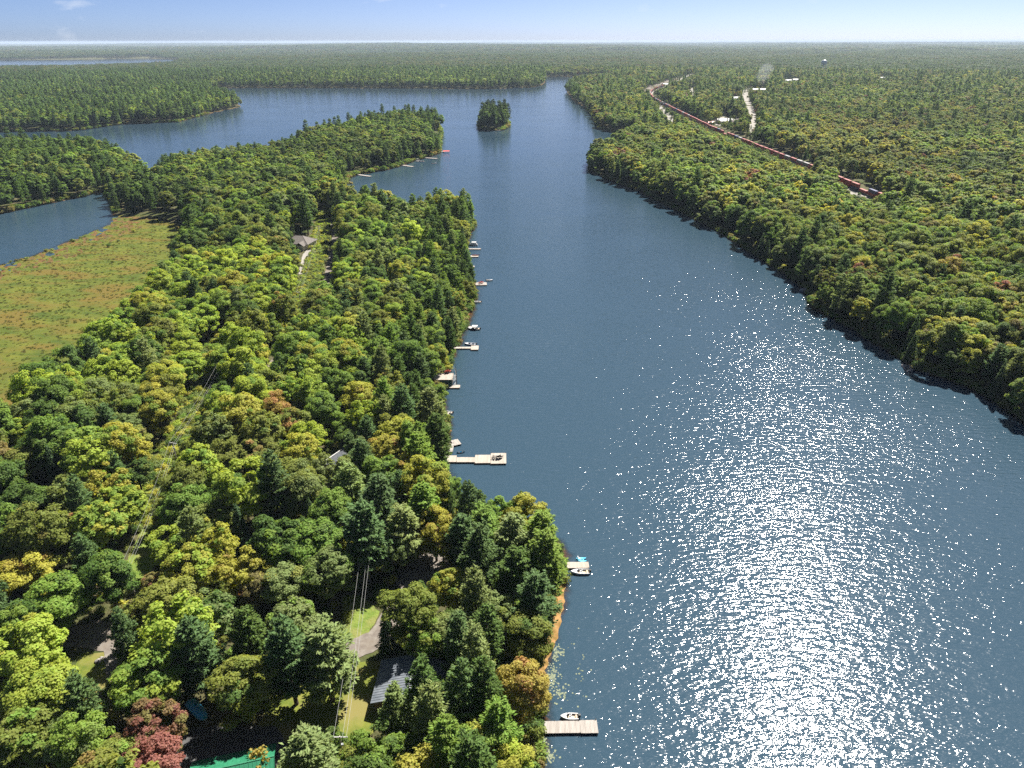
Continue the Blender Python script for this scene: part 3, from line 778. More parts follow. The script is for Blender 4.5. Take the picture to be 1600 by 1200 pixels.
PROTECT = [  # places the photograph shows bare between the crowns
 (640,1045),(605,1050),(620,1060),(672,1040),(600,1070),(655,885),(640,890),(670,880),(660,900),(575,1005),(560,1010),(590,985),(560,965),(548,985),(480,1085),(500,1100),(450,1090),(520,1075),(540,1100),(430,1120),
 (308,1113),(300,1104),(316,1125),(400,1150),(360,1150),(320,1160),(410,1172),(340,1185),(380,1178),(150,1000),(140,985),(165,1000),(175,1030),(130,1045),(150,1030),(110,1085),(95,1100),(140,1060),
 (215,885),(225,860),(235,840),(205,900),(570,870),(520,705),(512,712),(527,712),(545,650),(467,368),(455,375),(480,372),(478,398),(490,392),(482,405),(472,420),(520,375),(523,395),(515,420),(510,438),(428,565),
 (470,450),(462,480),(490,420),(500,360),(330,600),(318,620),(303,645),(290,668),(277,700),(262,725),(245,765),(330,585),(345,565),(240,790),
 (697,588),(690,598),(705,600),(690,607),(697,645),(706,700),(695,714),(720,716),(884,884),(850,1135),(885,905),(868,960),(860,1000),(728,541),(735,400),(742,441),(735,385),(1360,300),(1345,297),
 (1135,187),(1145,195),(1128,190),(1155,190),(1166,145),(1168,160),(1172,175),(1176,190),(1174,205),(1082,140),(1083,150),(1035,172),(1045,183),(1052,192),(1178,139),(1190,139),(1150,152),(1232,125),(1245,124),(1287,102),(1040,128),(1060,122),(1012,140),
 (545,268),(570,270),(150,284)] + [(x, y) for x, y in ((1020,147),(1030,157),(1040,163),(1052,169),(1064,175),(1076,181),(1088,187),(1100,193),(1112,199),(1124,204),(1136,209),(1148,214),(1160,219),(1172,224),(1184,229),(1196,234),(1208,238),(1220,243),(1232,247),(1263,257),(1270,260),(1318,281),(1330,286),(1342,291),(1354,296),(1366,301),(1376,304),(1352,305))]
def along(pts, step=3.0, dy=0.0):
    out = []
    for (x0, y0), (x1, y1) in zip(pts[:-1], pts[1:]):
        n = max(1, int(math.hypot(x1 - x0, y1 - y0) / step))
        out += [(x0 + (x1 - x0) * i / n, y0 + (y1 - y0) * i / n + dy) for i in range(n)]
    return out
TRAIN_LINE = [(1042,131),(1020,140),(1015,146),(1021,153),(1042,164),(1077,182),(1112,199),(1152,215),(1202,236),(1240,250)]
for dy in (-2, 2): PROTECT += along(TRAIN_LINE, 3, dy)
for dy in (-3, 3): PROTECT += along([(1240,250),(1274,263)], 3, dy) + along([(1306,277),(1345,293),(1376,306)], 4, dy)
PROTECT += along([(1320,293),(1350,306),(1368,314)], 5) + along([(1085,115),(1060,122),(1035,129),(1012,138),(1004,146)], 3) + along([(1085,117),(1060,125),(1035,131),(1014,140)], 3)
PROTECT += along([(1167,139),(1164,148),(1170,165),(1176,180),(1177,195),(1173,208)], 3) + along([(1030,169),(1042,181),(1054,193)], 3) + along([(1113,190),(1130,186),(1160,189)], 4) + along([(1080,139),(1084,153)], 3)
PROTECT += [(x, y) for x in range(312, 425, 12) for y in range(int(1193 - (x - 303) * .21), 1204, 9)] + along([(520,362),(523,390),(516,420),(509,445)], 6) + along([(1128,182),(1140,182)], 4)
PROTECT += along([(462,362),(480,366)], 6) + along([(456,378),(480,380)], 6)
for dx in (-4, 4): PROTECT += [(x + dx, y) for x, y in along([(1167,139),(1164,148),(1170,165),(1176,180),(1177,195),(1173,208)], 4)]
PROTECT += along([(345,562),(330,596),(318,622),(290,675),(262,728),(240,785),(225,830)], 7) + [(x, y) for x in range(425, 560, 22) for y in range(1072, 1135, 20)] + [(x, 1120 - (x - 85) * 1.2 + d) for x in range(85, 160, 16) for d in (-12, 6)]
PROTECT += [(562,858),(578,858),(570,868),(570,880),(568,895),(190,895),(200,880),(212,860),(222,845),(232,850),(222,875),(205,905),(120,992),(135,995),(175,1000),(180,1015),(645,875),(665,872),(640,900),(675,890)]
PROTECT += along([(1172,139),(1200,140)], 3) + along([(1223,125.5),(1252,125)], 3) + along([(1144,153),(1156,153)], 3) + along([(1375,122),(1396,122)], 3) + along([(700,724),(792,724)], 5) + along([(835,1140),(900,1140)], 6) + along([(1076,138),(1090,138)], 3) + along([(1078,146),(1088,148)], 3)
PROTECT += along([(548,270),(580,275)], 4) + along([(628,258),(646,260)], 4) + along([(645,252),(682,248)], 4) + along([(674,204),(690,205)], 4) + along([(775,203),(783,204)], 3)
PROTECT += along([(742,738),(830,742)], 6)
PROTECT = np.array(PROTECT, float)
DIM = {'B': (10.5, 17.0, .60), 'P': (7.6, 21.0, .58), 'S': (5.4, 16.0, .45)}     # width, height, height of the crown's middle

TREES = []
def add_tree(x, y, kind, s, tint, tint2, turn, picked=False, sz=None):
    TREES.append(dict(x=x, y=y, k=kind, s=s, sz=sz or s, tint=tint, tint2=tint2 or tint, turn=turn, picked=picked))
for (px, py, w, kind, tint, tint2, turn) in PICKED:
    W, Hh, cm = DIM[kind]; s = 1.0
    for _ in range(4):
        p = at(px, py, Hh * cm * s + 2)
        f = p[1] * CP - (p[2] - CAM_H) * SP
        s = min(1.5, max(.45, w * f / FPX / W))
        if kind == 'B': s = min(s, 1.32)
    add_tree(p[0], p[1], kind, s, tint, tint2, turn, True, sz=(min(s, 1.0) if kind != 'B' else min(1.02, max(s, .62))))

def pick(table):
    r = random.random() * sum(t[0] for t in table)
    for t in table:
        r -= t[0]
        if r <= 0: return t
    return table[-1]
# (weight, kind, tint, tint2, turned)
MIX_NEAR = [(20,B,'fresh green','deep green',.35),(14,B,'deep green','fresh green',.3),(13,B,'bright lime green','fresh green',.3),(14,B,'olive green','deep green',.3),(8,B,'yellow green','fresh green',.4),(9,B,'grey green','olive green',.4),
            (4,B,'olive green','orange',.18),(2,B,'brownish olive','rust red',.3),(9,P_,'blue green',None,0),(4,P_,'grey green',None,0),(2,S_,'blackish green',None,0)]
MIX_LIME = [(34,B,'bright lime green','fresh green',.3),(18,B,'yellow green','bright lime green',.4),(24,B,'fresh green','bright lime green',.4),(10,B,'olive green','yellow green',.3),(7,B,'deep green','fresh green',.3),(2,B,'olive green','orange',.25),(5,P_,'blue green',None,0)]
MIX_SHORE = [(24,P_,'blue green',None,0),(20,P_,'fresh green',None,0),(14,P_,'deep green',None,0),(12,P_,'grey green',None,0),(12,B,'fresh green','deep green',.4),(7,B,'yellow green','fresh green',.4),(5,B,'olive green','orange',.15),(3,S_,'blackish green',None,0)]
MIX_MID = [(20,B,'fresh green','deep green',.4),(18,B,'deep green','olive green',.3),(22,B,'olive green','fresh green',.4),(6,B,'bright lime green','fresh green',.4),(8,B,'grey green','deep green',.4),(3,B,'olive green','orange',.2),(12,P_,'blue green',None,0),(6,P_,'deep green',None,0),(4,S_,'blackish green',None,0)]
MIX_DARK = [(30,P_,'blue green',None,0),(14,P_,'deep green',None,0),(20,B,'deep green','fresh green',.3),(14,B,'fresh green','deep green',.5),(8,S_,'blackish green',None,0),(8,B,'olive green','grey green',.3)]
MIX_RSHORE = [(16,B,'deep green','grey green',.35),(16,B,'grey green','fresh green',.4),(18,B,'fresh green','olive green',.35),(14,P_,'blue green',None,0),(16,S_,'blackish green',None,0),(8,B,'olive green','brownish olive',.3),(6,B,'yellow green','fresh green',.4),(6,P_,'grey green',None,0)]
MIX_RIGHT = [(26,B,'olive green','fresh green',.35),(20,B,'fresh green','olive green',.4),(12,B,'deep green','grey green',.4),(9,B,'yellow green','olive green',.4),(7,B,'olive green','brownish olive',.35),(5,B,'grey green','olive green',.4),(2,B,'rust red','brownish olive',.5),(2,B,'golden yellow','yellow green',.4),(2,B,'olive green','orange',.25),(6,S_,'blackish green',None,0),(6,P_,'blue green',None,0)]
MIX_BACK = [(26,B,'olive green','fresh green',.35),(18,B,'fresh green','olive green',.4),(20,B,'deep green','grey green',.4),(5,B,'yellow green','olive green',.3),(8,B,'brownish olive','olive green',.4),(1,B,'rust red','olive green',.4),(5,S_,'blackish green',None,0),(6,P_,'blue green',None,0)]
ISL_MIX = [(50,P_,'blackish green',None,0),(20,P_,'blue green',None,0),(20,B,'deep green','fresh green',.3),(10,S_,'blackish green',None,0)]

MIX_SCRUB = [(30,B,'brownish olive','grey green',.4),(25,B,'grey green','olive green',.4),(20,B,'olive green','yellow green',.4),(15,S_,'blue green',None,0),(10,B,'yellow green','brownish olive',.4)]
def stand(x, y):
    """stands of lighter and darker, taller and lower wood"""
    return math.sin(x * .013 + 1.3 * math.sin(y * .009)) * math.sin(y * .0105 + 1.1 * math.sin(x * .007) + .6)
def mix_for(px, py, s, x, y, r):
    if 1190 < px < 1430 and 195 < py < 290 and s > 60 and stand(x * 1.7, y * 1.7) > -.25: return MIX_SCRUB
    if px > 905 or (px > 860 and py < 130):
        if py < 130: return MIX_BACK
        if s < 16 and py > 215: return MIX_RSHORE
        cl = math.sin(x * .021 + 2) * math.sin(y * .017) 
        return MIX_RSHORE if cl > .62 else (MIX_BACK if r > 900 else MIX_RIGHT)
    if py < 200 and px < 400: return MIX_MID if random.random() < .6 else MIX_DARK
    if px < 260 and py < 345: return MIX_DARK
    if s < 24 and 280 < py < 720 and px > 500: return MIX_SHORE
    if s < 14 and py <= 280: return MIX_DARK
    if py > 720 and px > 560: return MIX_SHORE if random.random() < .6 else MIX_NEAR
    if px < 470 and 400 < py < 630: return MIX_LIME if random.random() < .75 else MIX_NEAR
    if py < 420: return MIX_MID
    return MIX_NEAR

CORRIDOR = [ground(*p) for p in ((372, 510), (345, 560), (330, 600), (300, 655), (275, 710), (248, 765), (222, 850), (195, 915))]
_, COR_POLY = ribbon(CORRIDOR, 9.5)
COR2 = [ground(*p) for p in ((505, 345), (498, 385), (482, 430), (468, 480), (455, 520))]
_, COR2_POLY = ribbon(COR2, 9.0)
CORRP = [np.array(COR_POLY), np.array(COR2_POLY)]

def candidates(spacing, r0, r1, jitter=.34, azlim=46):
    ymax = r1; xmax = r1 * math.sin(R(azlim))
    nx = int(2 * xmax / spacing) + 1; ny = int((ymax) / (spacing * .866)) + 1
    X, Y = np.meshgrid(np.arange(nx), np.arange(ny))
    x = -xmax + (X + (Y % 2) * .5) * spacing + rng.uniform(-jitter, jitter, X.shape) * spacing
    y = Y * spacing * .866 + rng.uniform(-jitter, jitter, X.shape) * spacing
    x = x.ravel(); y = y.ravel(); r = np.hypot(x, y)
    k = (r >= r0) & (r < r1) & (np.abs(np.arctan2(x, y)) < R(azlim))
    return x[k], y[k]

def hides(x, y, kind, sc, z=2.0):
    """does a tree standing here cover a place that the photograph shows bare?"""
    W, Hh, cm = DIM[kind]
    a = proj(x, y, z + Hh * .22 * sc); b = proj(x, y, z + Hh * .97 * sc); rad = W * .46 * sc * FPX / a[2]
    d = np.array([b[0] - a[0], b[1] - a[1]]); L = (d * d).sum() + 1e-9
    t = np.clip(((PROTECT - a[:2]) @ d) / L, 0, 1)
    q = np.hypot(PROTECT[:, 0] - a[0] - t * d[0], PROTECT[:, 1] - a[1] - t * d[1])
    return (q < np.maximum(rad * (1 - .5 * t), 1.2)).any()
def fit(x, y, kind, sc, z=2.0):
    for f in (1.0, .8, .62, .46, .34):
        if not hides(x, y, kind, sc * f, z): return sc * f
    return None

px_xy = np.array([(t['x'], t['y'], t['s'] * DIM[t['k']][0] * .5) for t in TREES])
for spacing, r0, r1 in ((8.2, 55, 420), (9.4, 420, 1000)):
    X, Y = candidates(spacing, r0, r1)
    S = sdf(X, Y)
    keep = (S > -.2) & (poly_dist(MARSH, X, Y) > 1.0)
    for c in CORRP + EXCL:
        keep &= poly_dist(c, X, Y) > 1.2
    X, Y, S = X[keep], Y[keep], S[keep]
    for x, y, s in zip(X, Y, S):
        px, py, f = proj(x, y, 12.0)
        if f < 20 or px < -140 or px > 1740 or py > 1420: continue
        w, kind, tint, tint2, turn = pick(mix_for(px, py, s, x, y, math.hypot(x, y)))
        sc = random.uniform(.88, 1.34) * (1 if spacing < 9 else 1.12) if kind == 'B' else random.uniform(.72, 1.12) * (1 if spacing < 9 else 1.1)
        if kind == 'P' and s < 6: sc *= .9
        if s < 4 and kind == 'B': sc *= .75
        W, Hh, cm = DIM[kind]
        d = np.hypot(px_xy[:, 0] - x, px_xy[:, 1] - y)
        if (d < px_xy[:, 2] * .75 + sc * W * .26).any(): continue
        sc *= 1 + .16 * stand(x + 90, y - 40)
        if tint2 in ('grey green', 'yellow green') and tint in ('brownish olive',): sc *= .7
        sc = fit(x, y, kind, sc)
        if sc is None: continue
        add_tree(x, y, kind, sc, tint, tint2, turn)

# ------------------------------------------------------------------ which trees are things of their own, which are the mass of wood
_z = np.maximum(hgt(np.array([t['x'] for t in TREES]), np.array([t['y'] for t in TREES])), 0)
for t, zz in zip(TREES, _z):
    W, Hh, cm = DIM[t['k']]
    t['z'] = float(zz)
    t['px'], t['py'], t['f'] = proj(t['x'], t['y'], t['z'] + Hh * cm * t['sz'])
    tp = proj(t['x'], t['y'], t['z'] + Hh * .93 * t['sz'])
    t['w'] = W * t['s'] * FPX / t['f']
    t['seen'] = (4 < t['px'] < 1596 and 6 < tp[1] < 1185 and -20 < tp[0] < 1620)
LIMIT = {'B': 295, 'P': 190, 'S': 60}
single = []
for k in 'BPS':
    c = sorted([t for t in TREES if t['k'] == k and t['seen']], key=lambda t: (-t['picked'], -t['w']))
    if k == 'P': c = [t for t in c if t['w'] > 16]
    if k == 'S': c = [t for t in c if t['w'] > 11]
    single += c[:LIMIT[k]]
ids = set(id(t) for t in single)
mass = [t for t in TREES if id(t) not in ids]

LAND = [  # things in the photograph that a tree can be placed by
 ('by the green-roofed building', 365, 1180), ('beside the lit lawn patch', 490, 1090), ('by the grey-roofed cottage', 640, 1060), ('beside the wide plank dock', 820, 1130),
 ('on the near headland tip', 850, 860), ('along the sandy bank', 830, 960), ('around the shaded gravel clearing', 655, 890), ('by the curved gravel drive', 570, 980),
 ('beside the wooden power pole', 560, 850), ('by the shaded drive at far left', 150, 1010), ('at the grassy strip', 220, 870), ('in the lower left corner', 60, 1150),
 ('left of the grassy strip', 90, 860), ('right of the grassy strip', 320, 850), ('by the long sectioned dock', 670, 730), ('around the skylight cottage', 520, 730),
 ('by the boathouse', 670, 600), ('along the overgrown wire corridor', 300, 660), ('at the left edge above the corridor', 80, 690), ('beside the half-hidden roof', 560, 650),
 ('below the marsh', 130, 600), ('right of the marsh', 300, 470), ('below the hip-roofed house', 440, 470), ('along the shore of small docks', 700, 450),
 ('above the road glimpse', 440, 550), ('behind the marsh', 240, 320), ('beside the hip-roofed house', 470, 340), ('inland from the small docks', 610, 450), ('on the far left bank', 80, 270),
 ('on the point past the docks', 690, 330), ('on the bulging right bank', 1310, 440), ('above the bleached branches', 1430, 520), ('at the far bank corner', 1560, 580),
 ('inland on the right bank', 1480, 400), ('near the last train wagon', 1390, 320), ('on the middle right bank', 1150, 320), ('on the right bank point', 960, 240), ('between dock shore and house', 540, 560)]
KIND = {'B': ('broadleaf_tree', 'broadleaf tree', 'broadleaf trees'), 'P': ('pine_tree', 'pine tree', 'pine trees'), 'S': ('spruce_tree', 'spruce tree', 'spruce trees')}
ORD = ['', 'leftmost', 'second', 'third', 'fourth', 'fifth', 'sixth', 'seventh', 'eighth', 'ninth', 'tenth', 'eleventh', 'twelfth', 'thirteenth', 'fourteenth', 'fifteenth', 'sixteenth',
       'seventeenth', 'eighteenth', 'nineteenth', 'twentieth']
for i in range(21, 100):
    ORD.append('%s-%s' % ({2: 'twenty', 3: 'thirty', 4: 'forty', 5: 'fifty', 6: 'sixty', 7: 'seventy', 8: 'eighty', 9: 'ninety'}[i // 10], ['th', 'first', 'second', 'third', 'fourth', 'fifth', 'sixth', 'seventh', 'eighth', 'ninth'][i % 10]) if i % 10 else
               {3: 'thirtieth', 4: 'fortieth', 5: 'fiftieth', 6: 'sixtieth', 7: 'seventieth', 8: 'eightieth', 9: 'ninetieth'}[i // 10])
ORD += ['hundredth'] + ['hundred-and-' + ORD[i].replace('leftmost', 'first') for i in range(1, 21)]
fam = {}
for t in single:
    t['lm'] = min(LAND, key=lambda q: (q[1] - t['px']) ** 2 + (q[2] - t['py']) ** 2)[0]
    nm = t['tint']
    if t['turn'] and t['tint2'] in ('orange', 'rust red') and t['tint'] not in ('orange', 'rust red'):
        nm = nm + ' and ' + t['tint2']
    t['cn'] = nm
    fam.setdefault((nm, t['k'], t['lm']), []).append(t)
for (nm, k, lm), ts in fam.items():
    ts.sort(key=lambda t: t['px'])
    for i, t in enumerate(ts):
        if len(ts) == 1:
            t['label'] = '%s %s %s' % (nm, KIND[k][1], lm)
        elif i == 0:
            t['label'] = 'leftmost of %s %s %s' % (nm, KIND[k][2], lm)
        elif i == len(ts) - 1:
            t['label'] = 'rightmost of %s %s %s' % (nm, KIND[k][2], lm)
        else:
            t['label'] = '%s from left of %s %s %s' % (ORD[i + 1], nm.replace(' and ', '-'), KIND[k][2], lm)
def vary(c, a=.12):
    h = random.uniform(1 - a, 1 + a)
    return (c[0] * h * random.uniform(.93, 1.07), c[1] * h, c[2] * h * random.uniform(.9, 1.1))
SET = {'B': (HI_B, TR_B), 'P': (HI_P, TR_P), 'S': (HI_S, TR_S)}
for i, t in enumerate(single):
    nm = KIND[t['k']][0]; crowns, trunks = SET[t['k']]
    o = thing(nm, t['label'], 'tree', (t['x'], t['y'], t['z'] - .05), random.uniform(0, 6.28), KIND[t['k']][2] + ' of the shore woods')
    o.scale = (t['s'] * random.uniform(.92, 1.06), t['s'] * random.uniform(.86, 1.08), t['sz'] * random.uniform(.84, 1.12))
    link('trunk', trunks[i % len(trunks)], o)
    c = link('crown', crowns[i % len(crowns)], o)
    a = vary(TINT[t['tint']]); b = vary(TINT[t['tint2']])
    c['tint'] = a; c['tint2'] = b; c['turn'] = float(t['turn'])

# ------------------------------------------------------------------ the mass of wood
def mass_fill(spacing, r0, r1, keys, size):
    X, Y = candidates(spacing, r0, r1)
    S = sdf(X, Y); m = S > (.2 if spacing < 15 else spacing * .45)
    X, Y, S = X[m], Y[m], S[m]
    Z = np.maximum(hgt(X, Y, S), 0)
    return X, Y, Z, S
rows = []     # region, x, y, z, shape, sxy, sz, tint, tint2, turn
def region(x, y, r):
    px = proj(x, y, 5)[0]
    if 1040 < r < 1350 and 735 < px < 805: return 'island'
    if r < 1450 and px < 905: return 'left'
    if r < 2300 and px >= 880: return 'right'
    return 'far'
def add_row(x, y, z, kind, s, sz, tint, tint2, turn):
    r = math.hypot(x, y)
    br = 1 + .2 * stand(x, y)
    lod = 'H' if r < 520 else ('M' if r < 1500 else 'L')
    key = lod + kind
    if key == 'LS': key = 'LP'; s *= .75; sz *= .8
    rows.append((region(x, y, r), x, y, z, random.choice(PROTO[key]), s, sz, tuple(q * br for q in vary(TINT[tint], .16)), tuple(q * br for q in vary(TINT[tint2 or tint], .16)), turn))
for t in mass:
    add_row(t['x'], t['y'], t['z'] - .05, t['k'], t['s'], t['sz'], t['tint'], t['tint2'], t['turn'])
for spacing, r0, r1 in ((10.0, 1000, 1750), (11.5, 1750, 3200)):
    X, Y, Z, S = mass_fill(spacing, r0, r1, None, None)
    for x, y, z, s in zip(X, Y, Z, S):
        px, py, f = proj(x, y, z + 10)
        if px < -120 or px > 1720: continue
        isl = 1085 < math.hypot(x, y) < 1320 and 735 < px < 805
        w, kind, tint, tint2, turn = pick(ISL_MIX if isl else mix_for(px, py, s, x, y, math.hypot(x, y)))
        W, Hh, cm = DIM[kind]; sc = random.uniform(.95, 1.4) * (spacing / 10) ** .5
        if isl: sc *= 1.15
        sc = fit(x, y, kind, sc, z)
        if sc is None: continue
        add_row(x, y, z, kind, sc, sc * random.uniform(.85, 1.15), tint, tint2, turn)
FARC = ['olive green', 'blue green', 'deep green', 'deep green', 'blue green', 'deep green', 'brownish olive', 'blackish green', 'blackish green']
for spacing, r0, r1, s in ((30, 3200, 8000, 1.0), (95, 8000, 17000, 3.0), (260, 17000, 44000, 8.0)):
    X, Y, Z, S = mass_fill(spacing, r0, r1, None, None)
    for x, y, z in zip(X, Y, Z):
        k = random.choice(FARC); k2 = random.choice(FARC); big = math.sin(x * .0021 + 1) * math.sin(y * .0013)
        tt = TINT['blue green'] if big > .35 else TINT[k]
        rows.append(('far', x, y, z - (0 if s < 2 else 2 * s), random.choice(PROTO['CL']), s * random.uniform(.9, 1.2), min(s, 1.7) * random.uniform(.75, 1.15), tuple(q * .55 for q in vary(tt, .2)), tuple(q * .55 for q in vary(TINT[k2], .2)), .4))  # tints darkened, standing in for the shade missing between the clumped crowns
for reg_, nm, lb in (('left', 'forest', 'dense mixed green wood covering the left peninsula behind the nearer trees'), ('right', 'forest', 'dense olive green wood covering the right bank around the train'),
                 ('island', 'forest', 'dark pine wood covering the small island'), ('far', 'forest', 'hazy blue green forest stretching from the far shore to the horizon')):
    q = [r for r in rows if r[0] == reg_]
    if not q: continue
    n = len(q)
    size = np.array([(r[5], r[5], r[6]) for r in q])
    scatter(nm, lb, 'forest', np.array([(r[1], r[2], r[3]) for r in q]), [r[4] for r in q], rng.uniform(0, 6.28, n), size, [r[7] for r in q], [r[8] for r in q], [r[9] for r in q])
print('TREES', len(single), 'mass', len(rows))

# ------------------------------------------------------------------ undergrowth on the forest floor and along the water, sedge tufts on the marsh
def low_growth(name, label, cat, X, Y, key, smin, smax, tints, lift=0.0, zmin=0.0):
    Z = np.maximum(hgt(X, Y), zmin) + lift; n = len(X)
    s = rng.uniform(smin, smax, n); c = [random.choice(tints) for _ in range(n)]
    scatter(name, label, cat, np.stack([X, Y, Z], 1), [random.choice(PROTO[key]) for _ in range(n)], rng.uniform(0, 6.28, n), np.stack([s, s, s * rng.uniform(.7, 1.2, n)], 1),
            [vary(TINT[k], .2) for k in c], [vary(TINT[k], .2) for k in c], np.zeros(n))
X, Y = candidates(3.3, 60, 480); S = sdf(X, Y); k = (S > 2) & (poly_dist(MARSH, X, Y) > 0)
for e in EXCL: k &= poly_dist(e, X, Y) > .9
X, Y = X[k], Y[k]; low_growth('undergrowth', 'low green shrubs covering the forest floor', 'undergrowth', X, Y, 'SH', .5, 1.25, ['olive green', 'fresh green', 'deep green', 'yellow green', 'grey green'])
for r0, r1, sp, a, b_ in ((60, 620, 1.7, .5, 1.3), (620, 1500, 3.2, 1.0, 2.2)):
    X, Y = candidates(sp, r0, r1); S = sdf(X, Y); k = (S > -.5) & (S < 3.2) & (poly_dist(MARSH, X, Y) > 4)
    X, Y = X[k], Y[k]; pp = proj(X, Y, 1.0); bank = (pp[0] > 815) & (pp[0] < 905) & (pp[1] > 905) & (pp[1] < 1075)
    X, Y = X[~bank], Y[~bank]
    low_growth('shore_shrubs', 'green shrubs leaning over the water along the %s' % ('near shores' if r0 < 100 else 'farther shores'), 'shrubs', X, Y, 'SH', a, b_, ['deep green', 'deep green', 'fresh green', 'olive green', 'olive green', 'brownish olive'])
X, Y = candidates(1.5, 60, 300); S = sdf(X, Y); pp = proj(X, Y, 1.0); k = (S > .1) & (S < 2.0) & (pp[0] > 815) & (pp[0] < 905) & (pp[1] > 905) & (pp[1] < 1075)
low_growth('bank_growth', 'yellow and rusty shrubs on the sandy bank', 'shrubs', X[k], Y[k], 'SH', .3, .7, ['golden yellow', 'yellow green', 'olive green', 'brownish olive', 'yellow green'])
COR_ = [np.array(P_RW), np.array(P_RW2)]
X, Y = candidates(2.1, 100, 620); k = np.zeros(len(X), bool)
for e in COR_: k |= poly_dist(e, X, Y) < .5
k &= (poly_dist(np.array(P_RD), X, Y) > .6)
low_growth('corridor_growth', 'tall pale green scrub filling the wire corridors', 'scrub', X[k], Y[k], 'SH', .4, 1.05, ['grey green', 'yellow green', 'bright lime green', 'olive green', 'grey green'])
mb_ = MARSH.min(0), MARSH.max(0); X = rng.uniform(mb_[0][0], mb_[1][0], 42000); Y = rng.uniform(mb_[0][1], mb_[1][1], 42000); md = poly_dist(MARSH, X, Y); k = (md < -.5); X, Y = X[k], Y[k]; Z = hgt(X, Y)
k = (Z > .03) & (rng.uniform(0, 1, len(X)) < .22); X, Y = X[k], Y[k]
big = np.sin(X * .05 + np.sin(Y * .031) * 2) * np.sin(Y * .075 + 1.0 + np.sin(X * .03)) + rng.normal(0, .35, len(X))
mt = np.where(big > .55, 2, np.where(big < -.5, 1, 0)); n = len(X); s = rng.uniform(.45, 1.1, n)
MT = [(.085, .105, .024), (.13, .125, .026), (.12, .088, .028)]
scatter('marsh_sedge', 'tufts of olive, yellow and rust sedge on the marsh', 'sedge', np.stack([X, Y, hgt(X, Y) - .05], 1), [random.choice(PROTO['TU']) for _ in range(n)], rng.uniform(0, 6.28, n),
        np.stack([s, s, s * rng.uniform(.6, 1.1, n)], 1), [vary(MT[q], .2) for q in mt], [vary(MT[q], .2) for q in mt], np.zeros(n))

X, Y = candidates(3.0, 180, 560); md = poly_dist(MARSH, X, Y); S = sdf(X, Y)
k = (S > 1) & (((md > -7) & (md < 1.5) & (S > 14) & (rng.uniform(0, 1, len(X)) < .55)) | ((md < -1) & (S < 10) & (rng.uniform(0, 1, len(X)) < .16)) | ((md < -7) & (rng.uniform(0, 1, len(X)) < .005)))
low_growth('marsh_shrubs', 'low shrubs fringing the marsh', 'shrubs', X[k], Y[k], 'SH', .35, 1.1, ['olive green', 'grey green', 'deep green', 'brownish olive', 'yellow green'], zmin=.02)

# ------------------------------------------------------------------ haze: the air between the camera and the far woods
hz = MB().box(-47000, 47000, -400, 47000, -9, 131)
M_HAZE = bpy.data.materials.new('haze_air'); t_, o_ = nodes_of(M_HAZE)
pv = t_.nodes.new('ShaderNodeVolumePrincipled'); pv.inputs['Color'].default_value = (.66, .80, .98, 1); pv.inputs['Density'].default_value = .000038; pv.inputs['Anisotropy'].default_value = .0
t_.links.new(pv.outputs['Volume'], o_.inputs['Volume'])
o = hz.build('haze', M_HAZE); tag(o, 'pale blue haze over the distant woods', kind='stuff')

# ================================================================== THINGS
M_DECK = mat('weathered_deck', (.24, .215, .19), (.34, .31, .28), scale=1.4, rough=.85, bump=.006, bscale=9, stretch=(1, .12, 1))
M_DECK_NEW = mat('new_deck', (.29, .25, .205), (.38, .34, .29), scale=1.4, rough=.85, bump=.006, bscale=9, stretch=(1, .12, 1))
M_TIMBER = mat('dark_timber', (.07, .055, .042), (.13, .10, .08), scale=3, rough=.9)
M_WHITE = mat('white_gelcoat', (.48, .48, .475), (.58, .58, .575), scale=.8, rough=.25, spec=.5)
M_WHITEPAINT = mat('white_paint', (.42, .415, .40), (.52, .51, .49), scale=.7, rough=.6)
M_TAN = mat('tan_vinyl', (.36, .28, .2), (.46, .37, .27), scale=3, rough=.6)
M_BLACK = mat('black_plastic', (.012, .012, .013), (.03, .03, .032), scale=5, rough=.45)
M_GREY = mat('grey_metal', (.25, .26, .27), (.4, .41, .42), scale=3, rough=.45, metal=.6)
M_TEAL = mat('teal_plastic', (.07, .36, .52), (.12, .46, .62), scale=2, rough=.4)
M_BLUE = mat('blue_canvas', (.03, .13, .30), (.06, .2, .40), scale=2, rough=.6)
M_TARP = mat('blue_tarp', (.03, .27, .50), (.07, .38, .62), scale=1.6, rough=.55, bump=.05, bscale=3)
M_RED = mat('red_paint', (.50, .055, .025), (.62, .10, .045), scale=3, rough=.5)
M_YELLOW = mat('yellow_plastic', (.60, .38, .04), (.7, .48, .07), scale=3, rough=.45)
M_GLASS = mat('tinted_glass', (.015, .022, .028), (.03, .04, .05), scale=1, rough=.08, spec=.8)
M_GREENROOF = mat('green_metal_roof', (.014, .125, .062), (.022, .165, .085), scale=.8, rough=.55, spec=.3, bump=.004, bscale=6)
M_GREYROOF = mat('grey_metal_roof', (.10, .115, .135), (.16, .175, .195), scale=.7, rough=.6, spec=.25)
M_SHINGLE = mat('taupe_shingles', (.115, .102, .092), (.165, .148, .135), scale=2.2, rough=.95, bump=.02, bscale=9)
M_DARKSHINGLE = mat('dark_shingles', (.05, .055, .065), (.1, .105, .115), scale=2.2, rough=.9, bump=.02, bscale=9)
M_WOODWALL = mat('brown_wood_wall', (.10, .06, .035), (.17, .11, .065), scale=2, rough=.85, stretch=(1, 1, 6))
M_SIDING = mat('cream_siding', (.52, .48, .41), (.62, .58, .5), scale=1.5, rough=.8, stretch=(1, 1, 8))
M_GREENWALL = mat('dark_green_wall', (.03, .075, .065), (.05, .105, .09), scale=2, rough=.8, stretch=(5, 5, 1))
